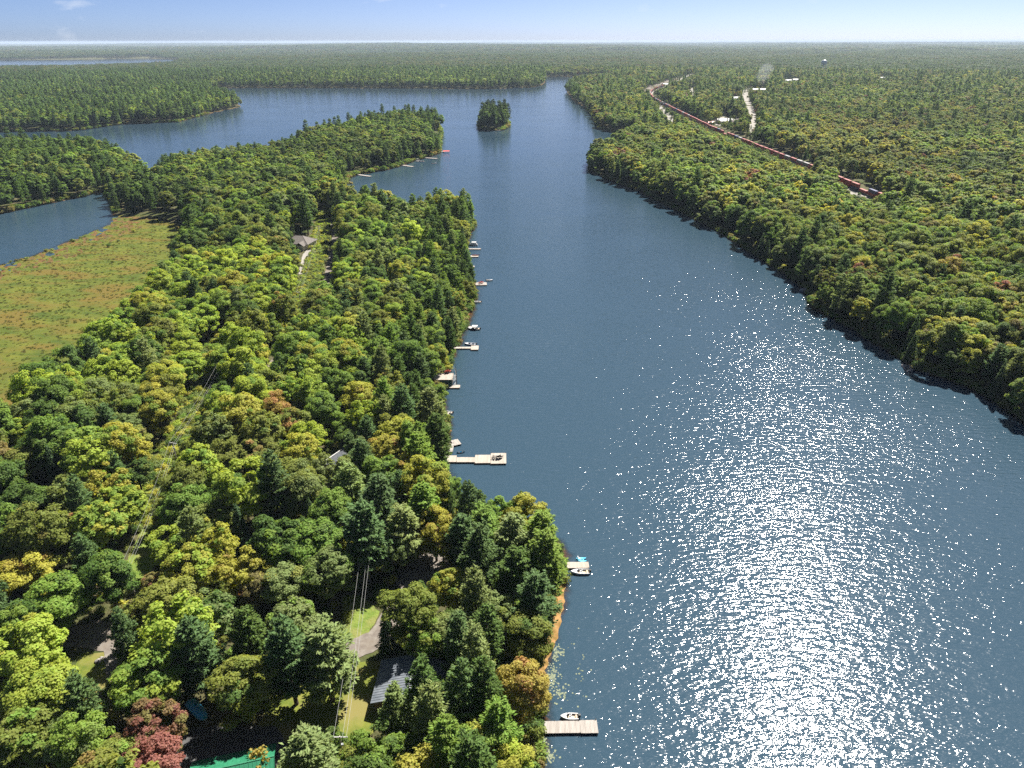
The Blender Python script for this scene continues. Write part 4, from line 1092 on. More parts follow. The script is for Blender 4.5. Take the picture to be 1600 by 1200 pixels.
M_ROCK = mat('granite', (.20, .185, .17), (.36, .335, .31), scale=1.2, rough=.9, bump=.08, bscale=3, c3=(.12, .1, .09), scale3=.8)
M_DRIFT = mat('bleached_wood', (.32, .28, .26), (.48, .43, .40), scale=3, rough=.9)
M_WIRE = mat('aluminium_wire', (.30, .30, .29), (.4, .4, .39), scale=2, rough=.4, metal=.3)
M_DISC = mat('lily_pad', (.075, .10, .045), (.15, .17, .09), scale=1.4, rough=.5, spec=.3, space='World')

def frame_px(a, b, z):
    """place and heading on the ground for a thing that runs from pixel a to pixel b at height z"""
    p = at(a[0], a[1], z); q = at(b[0], b[1], z)
    return Vector((p[0], p[1], 0)), math.atan2(q[1] - p[1], q[0] - p[0]), math.hypot(q[0] - p[0], q[1] - p[1])

# ------------------------------------------------------------------ docks
def deck_part(root, x0, x1, y0, y1, z, material, name='deck_boards'):
    b = MB(); x = x0; w = .29
    while x < x1 - .02:
        e = min(x + w - .02, x1); dz = random.uniform(-.006, .006)
        b.box(x, e, y0 + random.uniform(-.02, .02), y1 + random.uniform(-.02, .02), z - .05, z + dz); x += w
    return b.build(name, material, root, kind='stuff')
def dock(label, sections, z=.55, group='wooden docks along the shore', material=None):
    """sections: (pixel start, pixel end, width in metres); the first one sets the dock's frame"""
    loc, rz, L = frame_px(sections[0][0], sections[0][1], z)
    root = thing('dock', label, 'dock', loc, rz, group)
    ca, sa = math.cos(-rz), math.sin(-rz)
    for (a, b_, w) in sections:
        p = at(a[0], a[1], z); q = at(b_[0], b_[1], z)
        def loc2(v):
            x, y = v[0] - loc.x, v[1] - loc.y; return x * ca - y * sa, x * sa + y * ca
        (x0, y0), (x1, y1) = loc2(p), loc2(q)
        ang = math.atan2(y1 - y0, x1 - x0); Ls = math.hypot(x1 - x0, y1 - y0)
        d = deck_part(root, 0, Ls, -w / 2, w / 2, z, material or random.choice([M_DECK, M_DECK_NEW]))
        d.location = (x0, y0, 0); d.rotation_euler = (0, 0, ang)
        f = MB().box(0.02, Ls - .02, -w / 2 + .05, -w / 2 + .15, z - .24, z - .055).box(.02, Ls - .02, w / 2 - .15, w / 2 - .05, z - .24, z - .055)
        f.box(.02, .12, -w / 2 + .15, w / 2 - .15, z - .24, z - .055).box(Ls - .12, Ls - .02, -w / 2 + .15, w / 2 - .15, z - .24, z - .055)
        f = f.build('frame', M_TIMBER, root); f.location = d.location; f.rotation_euler = d.rotation_euler
        n = max(2, int(Ls / 4) + 1)
        for i in range(n):
            for sgn in (-1, 1):
                t = .18 + (Ls - .36) * i / (n - 1); yy = sgn * (w / 2 + .065)
                c, s_ = math.cos(ang), math.sin(ang)
                MB().tube((0, 0, -2.2), (0, 0, z + random.choice((.02, .12, .35))), .06, n=6).build('post', M_TIMBER, root, (x0 + t * c - yy * s_, y0 + t * s_ + yy * c, 0))
    return root
dock('long wide plank dock at the bottom beside the golden tree', [((826, 1136.5), (905, 1135.5), 2.7), ((905.3, 1135.5), (932, 1135), 2.9)], material=M_DECK)
dock('short plank dock with a blue pedal boat and white motorboat', [((868, 883.5), (883, 883.5), 1.6), ((883.2, 883), (919, 882.5), 2.3)], material=M_DECK_NEW)
dock('pale angled dock above the long sectioned dock', [((698, 699), (707.5, 699), 5.2), ((706, 692), (717, 689.5), 3.6)], material=M_DECK)
dock('long dock of four stepped sections reaching far into the lake', [((688, 716.5), (712, 716.5), 3.9), ((712.2, 718), (741, 718), 2.9), ((741.2, 717), (765.5, 716.8), 4.9), ((765.8, 716), (790, 715.8), 6.3)], material=M_DECK_NEW)
dock('white landing in front of the boathouse', [((700, 603.5), (718, 603.5), 2.6)], material=M_DECK_NEW)
dock('tiny dock under the trees below the boathouse', [((686, 646), (700, 646.5), 2.4)])
dock('dock with a square end platform beside a blue boat', [((706, 543), (735, 543), 1.8), ((735.2, 543), (747, 543), 4.6)], material=M_DECK_NEW)
dock('square swimming platform with red chairs', [((734, 443.5), (760, 443), 4.8)], material=M_DECK)
dock('thin grey dock below the white pontoon boat', [((724, 388.5), (751, 388.5), 2.2)], material=M_DECK)
dock('dock carrying a red canoe', [((722, 400), (747, 400), 3.0)], material=M_DECK_NEW)
dock('stubby dock third from the top of the dock shore', [((724, 416.5), (741, 416), 2.8)])
dock('slim dock holding the covered white boat', [((728, 510), (742, 511), 1.8)])
dock('low dock in the near corner of the upper bay', [((551, 271), (579, 275), 3.5)])
dock('small pale dock left of the upper bay boats', [((628, 257.5), (645, 260), 3.5)])
dock('pale dock right of the upper bay boats', [((664, 246), (683, 247.5), 3.5)])
dock('jetty leading to the red boat lift', [((684, 237), (694, 236.5), 3)])
dock('dock at the tip of the upper point', [((674, 204), (690, 204.5), 5)])
dock('tiny dock at the foot of the island', [((775, 203), (783, 203.5), 5)])

# ------------------------------------------------------------------ boats
def hull_rings(L, W, H, n=9):
    rings = []
    for i in range(n):
        t = i / (n - 1)
        x = -L / 2 + L * t
        w = W / 2 * (1 - max(0, (t - .45) / .55) ** 2.3) * (.92 + .08 * min(1, t * 4))
        w = max(w, .02)
        k = .25 * max(0, (t - .6) / .4) * H
        g = H * (1 + .22 * t * t)
        rings.append([(x, -w, g), (x, -w * .86, .12 + k), (x, 0, -.12 + k * 1.6), (x, w * .86, .12 + k), (x, w, g)])
    return rings
def motorboat(label, px, py, L, heading, hull=None, W=None, inner=None, wind=True, cover=None, z=0.0, group='boats moored along the shore'):
    p = at(px, py, z + .4); W = W or L * .37; H = .62 * (L / 4.6) ** .5
    root = thing('motorboat', label, 'boat', (p[0], p[1], z - .05), heading, group)
    R_ = hull_rings(L, W, H)
    MB().loft(R_, cap=True, closed=False).build('hull', hull or M_WHITE, root, smooth=False)
    # gunwale and foredeck
    g = MB()
    for i in range(len(R_) - 1):
        a, b_ = R_[i], R_[i + 1]
        for s_ in (0, 4):
            sg = -1 if s_ == 0 else 1
            q0, q1 = Vector(a[s_]), Vector(b_[s_])
            w0 = min(.16, abs(q0.y)); w1 = min(.16, abs(q1.y))
            g.add([q0 + Vector((0, 0, .03)), q1 + Vector((0, 0, .03)), q1 + Vector((0, -sg * w1, .03)), q0 + Vector((0, -sg * w0, .03)),
                   q0 + Vector((0, sg * .02, -.04)), q1 + Vector((0, sg * .02, -.04)), q1 + Vector((0, -sg * w1, -.04)), q0 + Vector((0, -sg * w0, -.04))],
                  [(0, 1, 2, 3), (7, 6, 5, 4), (0, 4, 5, 1), (2, 6, 7, 3)])
    g.build('gunwale', M_WHITE, root)
    fd = MB()
    top = [Vector(r[0]) + Vector((0, 0, .045)) for r in R_[5:]] + [Vector(r[4]) + Vector((0, 0, .045)) for r in R_[5:]][::-1]
    n = len(top); fd.add(top + [v - Vector((0, 0, .05)) for v in top], [tuple(range(n))] + [(i, n + i, n + (i + 1) % n, (i + 1) % n) for i in range(n)])
    fd.build('foredeck', M_WHITE, root)
    MB().box(-L * .46, L * .14, -W * .38, W * .38, .14, .2).build('cockpit_floor', inner or M_TAN, root)
    MB().box(-L * .44, -L * .34, -W * .36, W * .36, .2, H * .8).build('rear_bench', inner or M_TAN, root)
    for sg in (-1, 1):
        MB().box(-L * .1, L * .0, sg * W * .2 - .22, sg * W * .2 + .22, .2, H * .72).box(-L * .13, -L * .1, sg * W * .2 - .22, sg * W * .2 + .22, .2, H * 1.25).build('seat', M_WHITE, root)
    if wind:
        ws = MB().add([(L * .12, -W * .40, H + .06), (L * .19, 0, H + .09), (L * .12, W * .40, H + .06), (L * .07, W * .38, H + .42), (L * .12, 0, H + .46), (L * .07, -W * .38, H + .42)], [(0, 1, 4, 5), (1, 2, 3, 4)])
        ws.build('windshield', M_GLASS, root)
    m = MB().box(-L / 2 - .45, -L / 2 - .02, -.2, .2, H * .7, H + .45).box(-L / 2 - .3, -L / 2 - .12, -.09, .09, -.5, H * .7)
    m.build('outboard_motor', M_BLACK, root)
    if cover:
        MB().box(-L * .3, L * .16, -W * .45, W * .45, 1.85, 1.92).build('canopy', cover, root)
        for sx in (-.28, .14):
            for sg in (-1, 1):
                MB().tube((L * sx, sg * W * .43, H), (L * sx, sg * W * .43, 1.85), .025, n=5).build('canopy_pole', M_GREY, root)
    return root
PI = math.pi
motorboat('small white boat with tan seat above the bottom dock', 888, 1119.5, 3.5, PI, W=1.5)
motorboat('white motorboat tied below the short plank dock', 905, 893.5, 4.6, PI, W=1.85)
motorboat('blue and white boat behind the square end platform', 734, 537.5, 5.2, R(172), hull=M_BLUE, inner=M_GREY)
motorboat('white boat with dark rim under a pale canopy', 740, 513.5, 5.5, R(175), hull=M_BLACK, cover=M_WHITEPAINT)
motorboat('white boat peeking from under the shore pines', 744, 471.5, 4.6, R(178))
motorboat('little white boat drifting beside the swimming platform', 764.5, 437.5, 3.6, R(5), W=1.5, wind=False)
motorboat('long white boat in the upper bay', 656, 252, 9.5, R(182))
motorboat('second white boat at the upper bay dock', 650, 250, 8, R(178), cover=M_WHITEPAINT)
motorboat('lone small boat out from the upper bay docks', 678.5, 255, 5.5, R(10))
motorboat('tiny white boat by the dock below the boathouse', 699, 643.8, 3.4, R(170), W=1.4)
# pontoon boat
p = at(738, 382, .6); root = thing('pontoon_boat', 'white pontoon boat with canopy at the top of the dock shore', 'boat', (p[0], p[1], 0), PI, 'boats moored along the shore')
for sg in (-1, 1):
    MB().tube((-3.3, sg * .9, .1), (2.9, sg * .9, .1), .32, n=10).tube((2.9, sg * .9, .1), (3.6, sg * .9, .3), .32, .06, n=10).build('pontoon', M_GREY, root, smooth=True)
MB().box(-3.3, 3.3, -1.25, 1.25, .42, .52).build('deck', M_GREY, root)
for sg in (-1, 1):
    MB().box(-3.1, 3.1, sg * 1.2 - .03, sg * 1.2 + .03, .53, 1.2).build('side_rail', M_WHITE, root)
MB().box(3.08, 3.14, -1.1, 1.1, .53, 1.2).build('front_rail', M_WHITE, root)
MB().box(-2.9, -2.2, -1.1, 1.1, .53, 1.0).build('bench', M_WHITE, root)
MB().box(-2.4, .6, -1.2, 1.2, 2.2, 2.28).build('canopy', M_WHITEPAINT, root)
for sx in (-2.3, .5):
    for sg in (-1, 1):
        MB().tube((sx, sg * 1.15, 1.2), (sx, sg * 1.15, 2.2), .03, n=5).build('canopy_pole', M_GREY, root)
# pedal boat
p = at(907, 874.5, .4); root = thing('pedal_boat', 'turquoise pedal boat tied above the short plank dock', 'boat', (p[0], p[1], 0), 0, 'boats moored along the shore')
for sg in (-1, 1):
    MB().loft([[(x, sg * .55 - w, h), (x, sg * .55 - w * .7, -.1), (x, sg * .55 + w * .7, -.1), (x, sg * .55 + w, h)] for x, w, h in ((-1.2, .22, .35), (-.6, .28, .4), (.5, .28, .42), (1.1, .2, .5), (1.3, .06, .55))]).build('float', M_TEAL, root)
MB().box(-1.0, .7, -.34, .34, .2, .36).build('footwell', M_TEAL, root)
for sg in (-1, 1):
    MB().box(-.75, -.25, sg * .42 - .26, sg * .42 + .26, .42, .55).box(-.95, -.75, sg * .42 - .26, sg * .42 + .26, .42, 1.05).build('seat', M_TEAL if sg < 0 else M_WHITE, root)
MB().box(.1, .3, -.1, .1, .36, .62).build('pedal_box', M_BLACK, root)
# canoes
def canoe(label, px, py, L, heading, material, z=.15, zlook=.4, tilt=0.0, group='canoes and kayaks'):
    p = at(px, py, zlook); root = thing('canoe', label, 'canoe', (p[0], p[1], z), heading, group); root.rotation_euler = (0, tilt, heading)
    rings = []
    for i in range(11):
        t = i / 10 * 2 - 1; w = .42 * (1 - abs(t) ** 2.2) + .015; h = .36 + .18 * abs(t) ** 3; x = t * L / 2
        rings.append([(x, -w, h), (x, -w * .8, .06), (x, 0, 0), (x, w * .8, .06), (x, w, h)])
    MB().loft(rings, cap=False, closed=False).build('hull', material, root)
    for x in (-L * .22, L * .22):
        MB().box(x - .12, x + .12, -.33, .33, .27, .31).build('seat', M_TIMBER, root)
    MB().loft([[(r[0][0], r[0][1] - .02, r[0][2]), (r[0][0], r[0][1] + .04, r[0][2]), (r[0][0], r[0][1] + .04, r[0][2] + .04), (r[0][0], r[0][1] - .02, r[0][2] + .04)] for r in rings]).loft(
        [[(r[4][0], r[4][1] - .04, r[4][2]), (r[4][0], r[4][1] + .02, r[4][2]), (r[4][0], r[4][1] + .02, r[4][2] + .04), (r[4][0], r[4][1] - .04, r[4][2] + .04)] for r in rings]).build('gunwale', M_TIMBER, root)
canoe('red canoe resting on its dock', 743, 398.5, 4.6, R(4), M_RED, z=.56, zlook=.8)
canoe('pale blue canoe pulled up below the boathouse', 692, 607, 5.2, R(38), M_TEAL, z=.12)
canoe('small pale blue kayak between the two big docks', 719, 706.5, 2.6, R(10), M_TEAL, z=.0, zlook=.2)
canoe('yellow canoe on the near corner dock of the upper bay', 574, 271, 7, R(12), M_YELLOW, z=.56, zlook=.8)
# boat lift
p = at(697, 236.5, 1.5); root = thing('boat_lift', 'red roofed boat lift out from the upper shore', 'boat lift', (p[0], p[1], 0), 0); root.scale = (.65, .65, .65)
MB().add([(-6, -3.4, 2.9), (6, -3.4, 2.9), (6, 3.4, 2.9), (-6, 3.4, 2.9), (-6, 0, 4.2), (6, 0, 4.2)], [(0, 1, 5, 4), (2, 3, 4, 5), (0, 4, 3), (1, 2, 5), (3, 2, 1, 0)]).build('roof', M_RED, root)
for sx in (-5.5, 5.5):
    for sy in (-3, 3):
        MB().tube((sx, sy, -1.5), (sx, sy, 2.9), .14, n=6).build('post', M_WHITEPAINT, root)
MB().box(-5.5, 5.5, -2.4, 2.4, .3, .5).build('cradle', M_GREY, root)

# ------------------------------------------------------------------ chairs
def chair_proto():
    root = thing('deck_chair', '', 'chair', (0, 0, 0), 0, '')
    MB().box(-.28, .28, -.3, .3, .36, .41).build('seat', M_RED, root)
    MB().add([(-.28, .26, .38), (.28, .26, .38), (.30, .62, 1.05), (-.30, .62, 1.05), (-.28, .31, .36), (.28, .31, .36), (.30, .67, 1.03), (-.30, .67, 1.03)],
             [(3, 2, 1, 0), (4, 5, 6, 7), (0, 1, 5, 4), (2, 3, 7, 6), (1, 2, 6, 5), (3, 0, 4, 7)]).build('backrest', M_RED, root)
    for sg in (-1, 1):
        MB().box(sg * .36 - .07, sg * .36 + .07, -.38, .42, .58, .62).build('armrest', M_RED, root)
        MB().box(sg * .33 - .04, sg * .33 + .04, -.32, -.24, 0, .58).build('leg', M_RED, root)
        MB().box(sg * .33 - .04, sg * .33 + .04, .30, .38, 0, .58).build('leg', M_RED, root)
    return root
ch = chair_proto(); first = True
def put_chair(label, loc, rz, material, group, s=1.0):
    global first
    o = ch if first else copy_tree(ch)
    first = False
    o.location = loc; o.rotation_euler = (0, 0, rz); o.scale = (s, s, s); o['label'] = label; o['group'] = group
    for c in o.children:
        if material is not c.data.materials[0]:
            c.data = c.data.copy(); c.data.materials[0] = material
    return o
for i, (px, py, rz, lb) in enumerate(((770, 715, 1.2, 'leftmost'), (776.5, 714, .2, 'middle'), (782, 713.8, -.5, 'rightmost'))):
    q = at(px, py, .9); put_chair('%s of the dark lounge chairs on the long dock end' % lb, (q[0], q[1], .56), rz + 3.1, M_BLACK, 'dark chairs on the long dock', 1.3)
for px, py, rz, lb in ((749, 442, .4, 'left red chair on the swimming platform'), (753, 441.5, -.3, 'right red chair on the swimming platform')):
    q = at(px, py, .9); put_chair(lb, (q[0], q[1], .56), rz + PI, M_RED, 'red chairs by the water', 1.35)

# ------------------------------------------------------------------ boathouse
zb = 3.3
loc, rz, L = frame_px((687, 588), (706, 588), zb)
root = thing('boathouse', 'dark green boathouse with tan roof deck at the water', 'boathouse', loc, 0)
W2 = 5.4
for (x0, x1, y0, y1) in ((-2, L, -W2 / 2, -W2 / 2 + .15), (-2, L, W2 / 2 - .15, W2 / 2), (-2, -1.85, -W2 / 2 + .16, W2 / 2 - .16), (L - .15, L, -W2 / 2 + .16, W2 / 2 - .16)):
    MB().box(x0, x1, y0, y1, -.8, zb - .25).build('wall', M_GREENWALL, root)
for i in range(2):
    MB().box(L - .13 + .02, L + .03, -2.1 + i * 2.2, -.15 + i * 2.2, .1, 2.3).build('door', M_TIMBER, root)
for i in range(2):
    w_ = MB().box(.3 + i * 2.0, 1.3 + i * 2.0, -W2 / 2 - .03, -W2 / 2 + .01, 1.1, 2.0).build('window', M_GLASS, root)
deck_part(root, -2.3, L + .3, -W2 / 2 - .3, W2 / 2 + .3, zb, M_DECK_NEW, 'roof_deck')
MB().box(-2.2, L + .2, -W2 / 2 - .25, W2 / 2 + .25, zb - .24, zb - .06).build('roof_frame', M_TIMBER, root)
for i in range(5):
    xx = -2.2 + (L + 2.4) * i / 4
    MB().box(xx - .04, xx + .04, W2 / 2 + .2, W2 / 2 + .28, zb, zb + 1.0).build('rail_post', M_DECK, root)
MB().box(-2.2, L + .2, W2 / 2 + .2, W2 / 2 + .28, zb + 1.0, zb + 1.06).build('handrail', M_DECK, root)
st = MB()
for i in range(12):
    st.box(L + .35, L + 1.35, -2.4 + i * .34, -2.1 + i * .34, .55 + i * .23, .62 + i * .23)
st.build('staircase', M_WHITEPAINT, root, kind='stuff')
for px, py, rz2, lb in ((696, 578, .3, 'left red chair on the boathouse roof'), (701, 577.5, -.3, 'right red chair on the boathouse roof')):
    q = at(px, py + 2.5, zb + .5); put_chair(lb, (q[0], q[1], zb + .01), rz2 + PI, M_RED, 'red chairs by the water', 1.35)

# ------------------------------------------------------------------ houses
def slope(b, a0, a1, c1, c0, th=.12):
    """a roof slope as a slab"""
    a0, a1, c1, c0 = map(Vector, (a0, a1, c1, c0)); n = (a1 - a0).cross(c0 - a0).normalized()
    if n.z < 0: n = -n
    top = [a0, a1, c1, c0]; bot = [v - n * th for v in top]
    return b.add(top + bot, [(0, 1, 2, 3), (7, 6, 5, 4), (0, 4, 5, 1), (1, 5, 6, 2), (2, 6, 7, 3), (3, 7, 4, 0)])
def gable_house(label, cat, loc, rz, w, d, h, rh, wall, roof, seams=0, name='house', over=.5, nwin=3, chimney=False, group=None, trim=None, skylights=0):
    """ridge along local x; w along the ridge, d across"""
    root = thing(name, label, cat, loc, rz, group)
    t = .18
    for y in (-d / 2, d / 2 - t):
        MB().box(-w / 2, w / 2, y, y + t, -.4, h).build('wall', wall, root)
    for x in (-w / 2, w / 2 - t):
        b = MB(); b.add([(x + e, y, z) for e in (0, t) for (y, z) in ((-d / 2 + t, -.4), (d / 2 - t, -.4), (d / 2 - t, h), (0, h + rh * .98), (-d / 2 + t, h))],
                        [(0, 4, 3, 2, 1), (5, 6, 7, 8, 9), (0, 1, 6, 5), (1, 2, 7, 6), (2, 3, 8, 7), (3, 4, 9, 8), (4, 0, 5, 9)])
        b.build('wall', wall, root)
    k = rh / (d / 2); ez = h - over * k + .1
    for sg in (-1, 1):
        s_ = slope(MB(), (-w / 2 - over, sg * (d / 2 + over), ez), (w / 2 + over, sg * (d / 2 + over), ez), (w / 2 + over, sg * .02, h + rh + .1), (-w / 2 - over, sg * .02, h + rh + .1)).build('roof_slope', roof, root)
        if seams:
            b = MB(); n = int((w + 2 * over) / seams)
            for i in range(n + 1):
                x = -w / 2 - over + (w + 2 * over) * i / n
                x = min(max(x, -w / 2 - over + .03), w / 2 + over - .03)
                slope(b, (x - .03, sg * (d / 2 + over), ez + .06), (x + .03, sg * (d / 2 + over), ez + .06), (x + .03, sg * .05, h + rh + .16), (x - .03, sg * .05, h + rh + .16), .07)
            b.build('seam', roof, s_, kind='stuff')
        for i in range(skylights):
            x = -w * .25 + w * .4 * i; y0, y1 = .25, .7
            f = lambda q: (sg * q * d / 2, h + rh + .1 - q * (d / 2) * k)
            (ya, za), (yb, zb_) = f(.3), f(.8)
            slope(MB(), (x - .8, yb, zb_ + .08), (x + .8, yb, zb_ + .08), (x + .8, ya, za + .08), (x - .8, ya, za + .08), .06).build('skylight', M_GLASS, s_)
    MB().box(-w / 2 - over, w / 2 + over, -.14, .14, h + rh + .06, h + rh + .17).build('ridge_cap', trim or roof, root)
    for i in range(nwin):
        x = -w / 2 + w * (i + .5) / nwin
        for sg in (-1, 1):
            f = MB().box(x - .65, x + .65, sg * (d / 2 + .02) - .03, sg * (d / 2 + .02) + .03, .9, 2.1).build('window', M_WHITEPAINT, root)
            MB().box(x - .55, x + .55, sg * (d / 2 + .06) - .012, sg * (d / 2 + .06) + .012, 1.0, 2.0).build('pane', M_GLASS, f)
    dr = MB().box(w / 2 - .02, w / 2 + .04, -.5, .5, 0, 2.1).build('door', M_TIMBER, root)
    MB().box(w / 2 + .04, w / 2 + .09, .3, .38, 1.0, 1.08).build('handle', M_GREY, dr)
    if chimney:
        MB().box(-w * .25 - .35, -w * .25 + .35, .7, 1.3, h + rh * .4, h + rh + .9).build('chimney', M_ROCK, root)
    return root
def house_at(px, py, zroof, **k):
    p = at(px, py, zroof); z = float(hgt(np.array([p[0]]), np.array([p[1]]))[0]); p = at(px, py, z + zroof)
    return Vector((p[0], p[1], z))
gable_house('low cottage with ribbed grey metal roof beside the lake', 'house', house_at(642, 1058, 4.2), R(88), 9.5, 13.5, 2.9, 1.9, M_WOODWALL, M_GREYROOF, seams=.6, over=.6, chimney=False, trim=M_GREY)
a_ = at(303, 1189, 4.0); b_ = at(426, 1162, 4.0); rz = math.atan2(b_[1] - a_[1], b_[0] - a_[0]); Lb = math.hypot(b_[0] - a_[0], b_[1] - a_[1])
mid = (Vector(a_) + Vector(b_)) / 2; nrm = Vector((math.sin(rz), -math.cos(rz), 0)); c_ = mid + nrm * 3.9
gable_house('green metal roofed building beside the asphalt yard', 'house', (c_.x, c_.y, 1.2), rz, Lb, 7.0, 2.9, 1.5, M_SIDING, M_GREENROOF, seams=.7, over=.45, trim=M_GREENROOF)
gable_house('small cottage with skylights on its dark roof', 'house', house_at(520, 712, 4.6), R(62), 8.0, 7.0, 2.7, 2.1, M_WOODWALL, M_DARKSHINGLE, skylights=2, trim=M_WHITEPAINT)
gable_house('half-hidden cottage with grey roof under the trees', 'house', house_at(546, 650, 4.6), R(35), 9.0, 7.0, 2.7, 2.0, M_WOODWALL, M_GREYROOF, seams=.7)
# hip-roofed house
hl = house_at(467, 372, 5.0); root = thing('house', 'taupe hip-roofed house at the end of the driveway', 'house', hl, R(-12))
w, d, h, rh = 16.5, 12.5, 3.2, 3.8
for y in (-d / 2, d / 2 - .2): MB().box(-w / 2, w / 2, y, y + .2, -.4, h).build('wall', M_SIDING, root)
for x in (-w / 2, w / 2 - .2): MB().box(x, x + .2, -d / 2 + .21, d / 2 - .21, -.4, h).build('wall', M_SIDING, root)
o_ = .7; X0, X1, Y0, Y1 = -w / 2 - o_, w / 2 + o_, -d / 2 - o_, d / 2 + o_; rx = (X1 - X0) / 2 - (Y1 - Y0) / 2 + .3
for (a0, a1, c1, c0) in (((X0, Y0, h), (X1, Y0, h), (rx, 0, h + rh), (-rx, 0, h + rh)), ((X1, Y1, h), (X0, Y1, h), (-rx, 0, h + rh), (rx, 0, h + rh)),
                         ((X1, Y0, h), (X1, Y1, h), (rx, .02, h + rh), (rx, -.02, h + rh)), ((X0, Y1, h), (X0, Y0, h), (-rx, -.02, h + rh), (-rx, .02, h + rh))):
    slope(MB(), a0, a1, c1, c0).build('roof_slope', M_SHINGLE, root)
for (p_, q_) in (((X0, Y0, h + .05), (-rx, 0, h + rh + .05)), ((X1, Y0, h + .05), (rx, 0, h + rh + .05)), ((X0, Y1, h + .05), (-rx, 0, h + rh + .05)), ((X1, Y1, h + .05), (rx, 0, h + rh + .05)), ((-rx, 0, h + rh + .05), (rx, 0, h + rh + .05))):
    MB().tube(p_, q_, .1, n=6).build('hip_cap', M_WHITEPAINT if False else M_SHINGLE, root)
for (x0, x1) in ((2.5, 7.0),):
    MB().box(x0, x1, -d / 2 - 3.2, -d / 2 - .02, -.4, h - .3).build('garage', M_SIDING, root)
    for sg in (-1, 1):
        slope(MB(), ((x0 + x1) / 2 + sg * 3.0, -d / 2 - 3.8, h - .35), ((x0 + x1) / 2 + sg * 3.0, -d / 2 + 2.6, h - .35), ((x0 + x1) / 2 + sg * .02, -d / 2 + 2.6, h + 1.7), ((x0 + x1) / 2 + sg * .02, -d / 2 - 3.8, h + 1.7)).build('garage_roof', M_SHINGLE, root)
    MB().box(x0 + .8, x1 - .8, -d / 2 - 3.26, -d / 2 - 3.19, 0, 2.2).build('garage_door', M_WHITEPAINT, root)
for x in (-5, -2, .6):
    f = MB().box(x - .7, x + .7, -d / 2 - .05, -d / 2 + .01, .9, 2.1).build('window', M_WHITEPAINT, root); MB().box(x - .6, x + .6, -d / 2 - .075, -d / 2 - .052, 1.0, 2.0).build('pane', M_GLASS, f)
# town beyond the railway
TOWN = [(1133, 187, 26, 14, 4.5, 3, R(8), M_WHITEPAINT, M_WHITEPAINT, 'white hall behind the dark gravel heap'), (1179, 139.5, 26, 12, 4, 2.5, R(4), M_WHITEPAINT, M_WHITEPAINT, 'left white roof right of the town road'),
        (1191, 139.5, 30, 12, 4, 2.5, R(-3), M_SIDING, M_WHITEPAINT, 'second white roof right of the town road'), (1150, 152.5, 16, 10, 4, 2.5, R(15), M_WHITEPAINT, M_WHITEPAINT, 'small white house left of the town road'),
        (1231, 125.5, 34, 14, 5, 2.5, R(0), M_WHITEPAINT, M_WHITEPAINT, 'long white roof far right of the smoke'), (1245, 124.5, 26, 14, 7, 3, R(5), M_WHITEPAINT, M_WHITEPAINT, 'tall white house far right of the smoke'),
        (1040, 131, 20, 12, 4, 2.5, R(30), M_SIDING, M_WHITEPAINT, 'pale shed inside the railway bend'), (1000, 133, 24, 12, 4, 2.5, R(40), M_SIDING, M_WHITEPAINT, 'pale roof left of the highway bend'),
        (1110, 190.5, 10, 6, 3, 1.6, R(15), M_WOODWALL, M_RED, 'little brown shed left of the white hall'), (1385, 122, 44, 16, 5, 2.5, R(3), M_WHITEPAINT, M_WHITEPAINT, 'low white roof alone in the far right forest')]
for (px, py, w, d, h, rh, rz, wl, rf, lb) in TOWN:
    gable_house(lb, 'house', house_at(px, py, h + rh * .6), rz, w, d, h, rh, wl, rf, nwin=4, over=.6, group='buildings of the far town')
for (px, py, lb) in ((352, 135.4, 'leftmost white cottage on the far shore'), (470, 136, 'second white cottage from left on the far shore'), (620, 137, 'third white cottage from left on the far shore'), (716, 138, 'fourth white cottage from left on the far shore'), (806, 137.4, 'rightmost white cottage on the far shore')):
    gable_house(lb, 'house', house_at(px, py, 3), R(5), 14, 9, 3, 2, M_WHITEPAINT, M_GREYROOF, nwin=3, group='cottages on the far shore')
# gravel heap
p = ground(1144, 198); root = MB(); ring = []
for k in range(7):
    t = k / 6; rr = 15 * (1 - t) ** .8 + .3
    ring.append([(math.cos(2 * PI * i / 18) * rr * (1 + .12 * math.sin(3 * i)) * 1.1, math.sin(2 * PI * i / 18) * rr * (1 + .1 * math.cos(2 * i + k)), 10 * t - .5) for i in range(18)])
o = root.loft(ring).build('gravel_heap', mat('dark_gravel', (.13, .105, .1), (.19, .16, .15), scale=.4, rough=.95, bump=.2, bscale=1.5), None, p, smooth=True); tag(o, 'large dark gravel heap in front of the white hall', 'gravel heap')
# water tower
q = at(1287, 101, 36); z0 = float(hgt(np.array([q[0]]), np.array([q[1]]))[0]); root = thing('water_tower', 'white water tower rising from the far forest', 'water tower', (q[0], q[1], z0))
prof = [(0, 48), (5, 47.6), (9, 45.5), (10.5, 42), (10.5, 36), (9, 32.5), (5, 30.5), (1.6, 30)]
MB().loft([[(max(r, .05) * math.cos(2 * PI * i / 20), max(r, .05) * math.sin(2 * PI * i / 20), z) for i in range(20)] for r, z in prof[::-1]]).build('tank', M_WHITE, root, smooth=True)
MB().tube((0, 0, -2), (0, 0, 30), 2.2, 1.6, 12).build('shaft', M_WHITE, root)
for i in range(6):
    c, s_ = math.cos(i * PI / 3), math.sin(i * PI / 3); MB().tube((11 * c, 11 * s_, -2), (9.6 * c, 9.6 * s_, 34), .5, n=6).build('leg', M_WHITE, root)

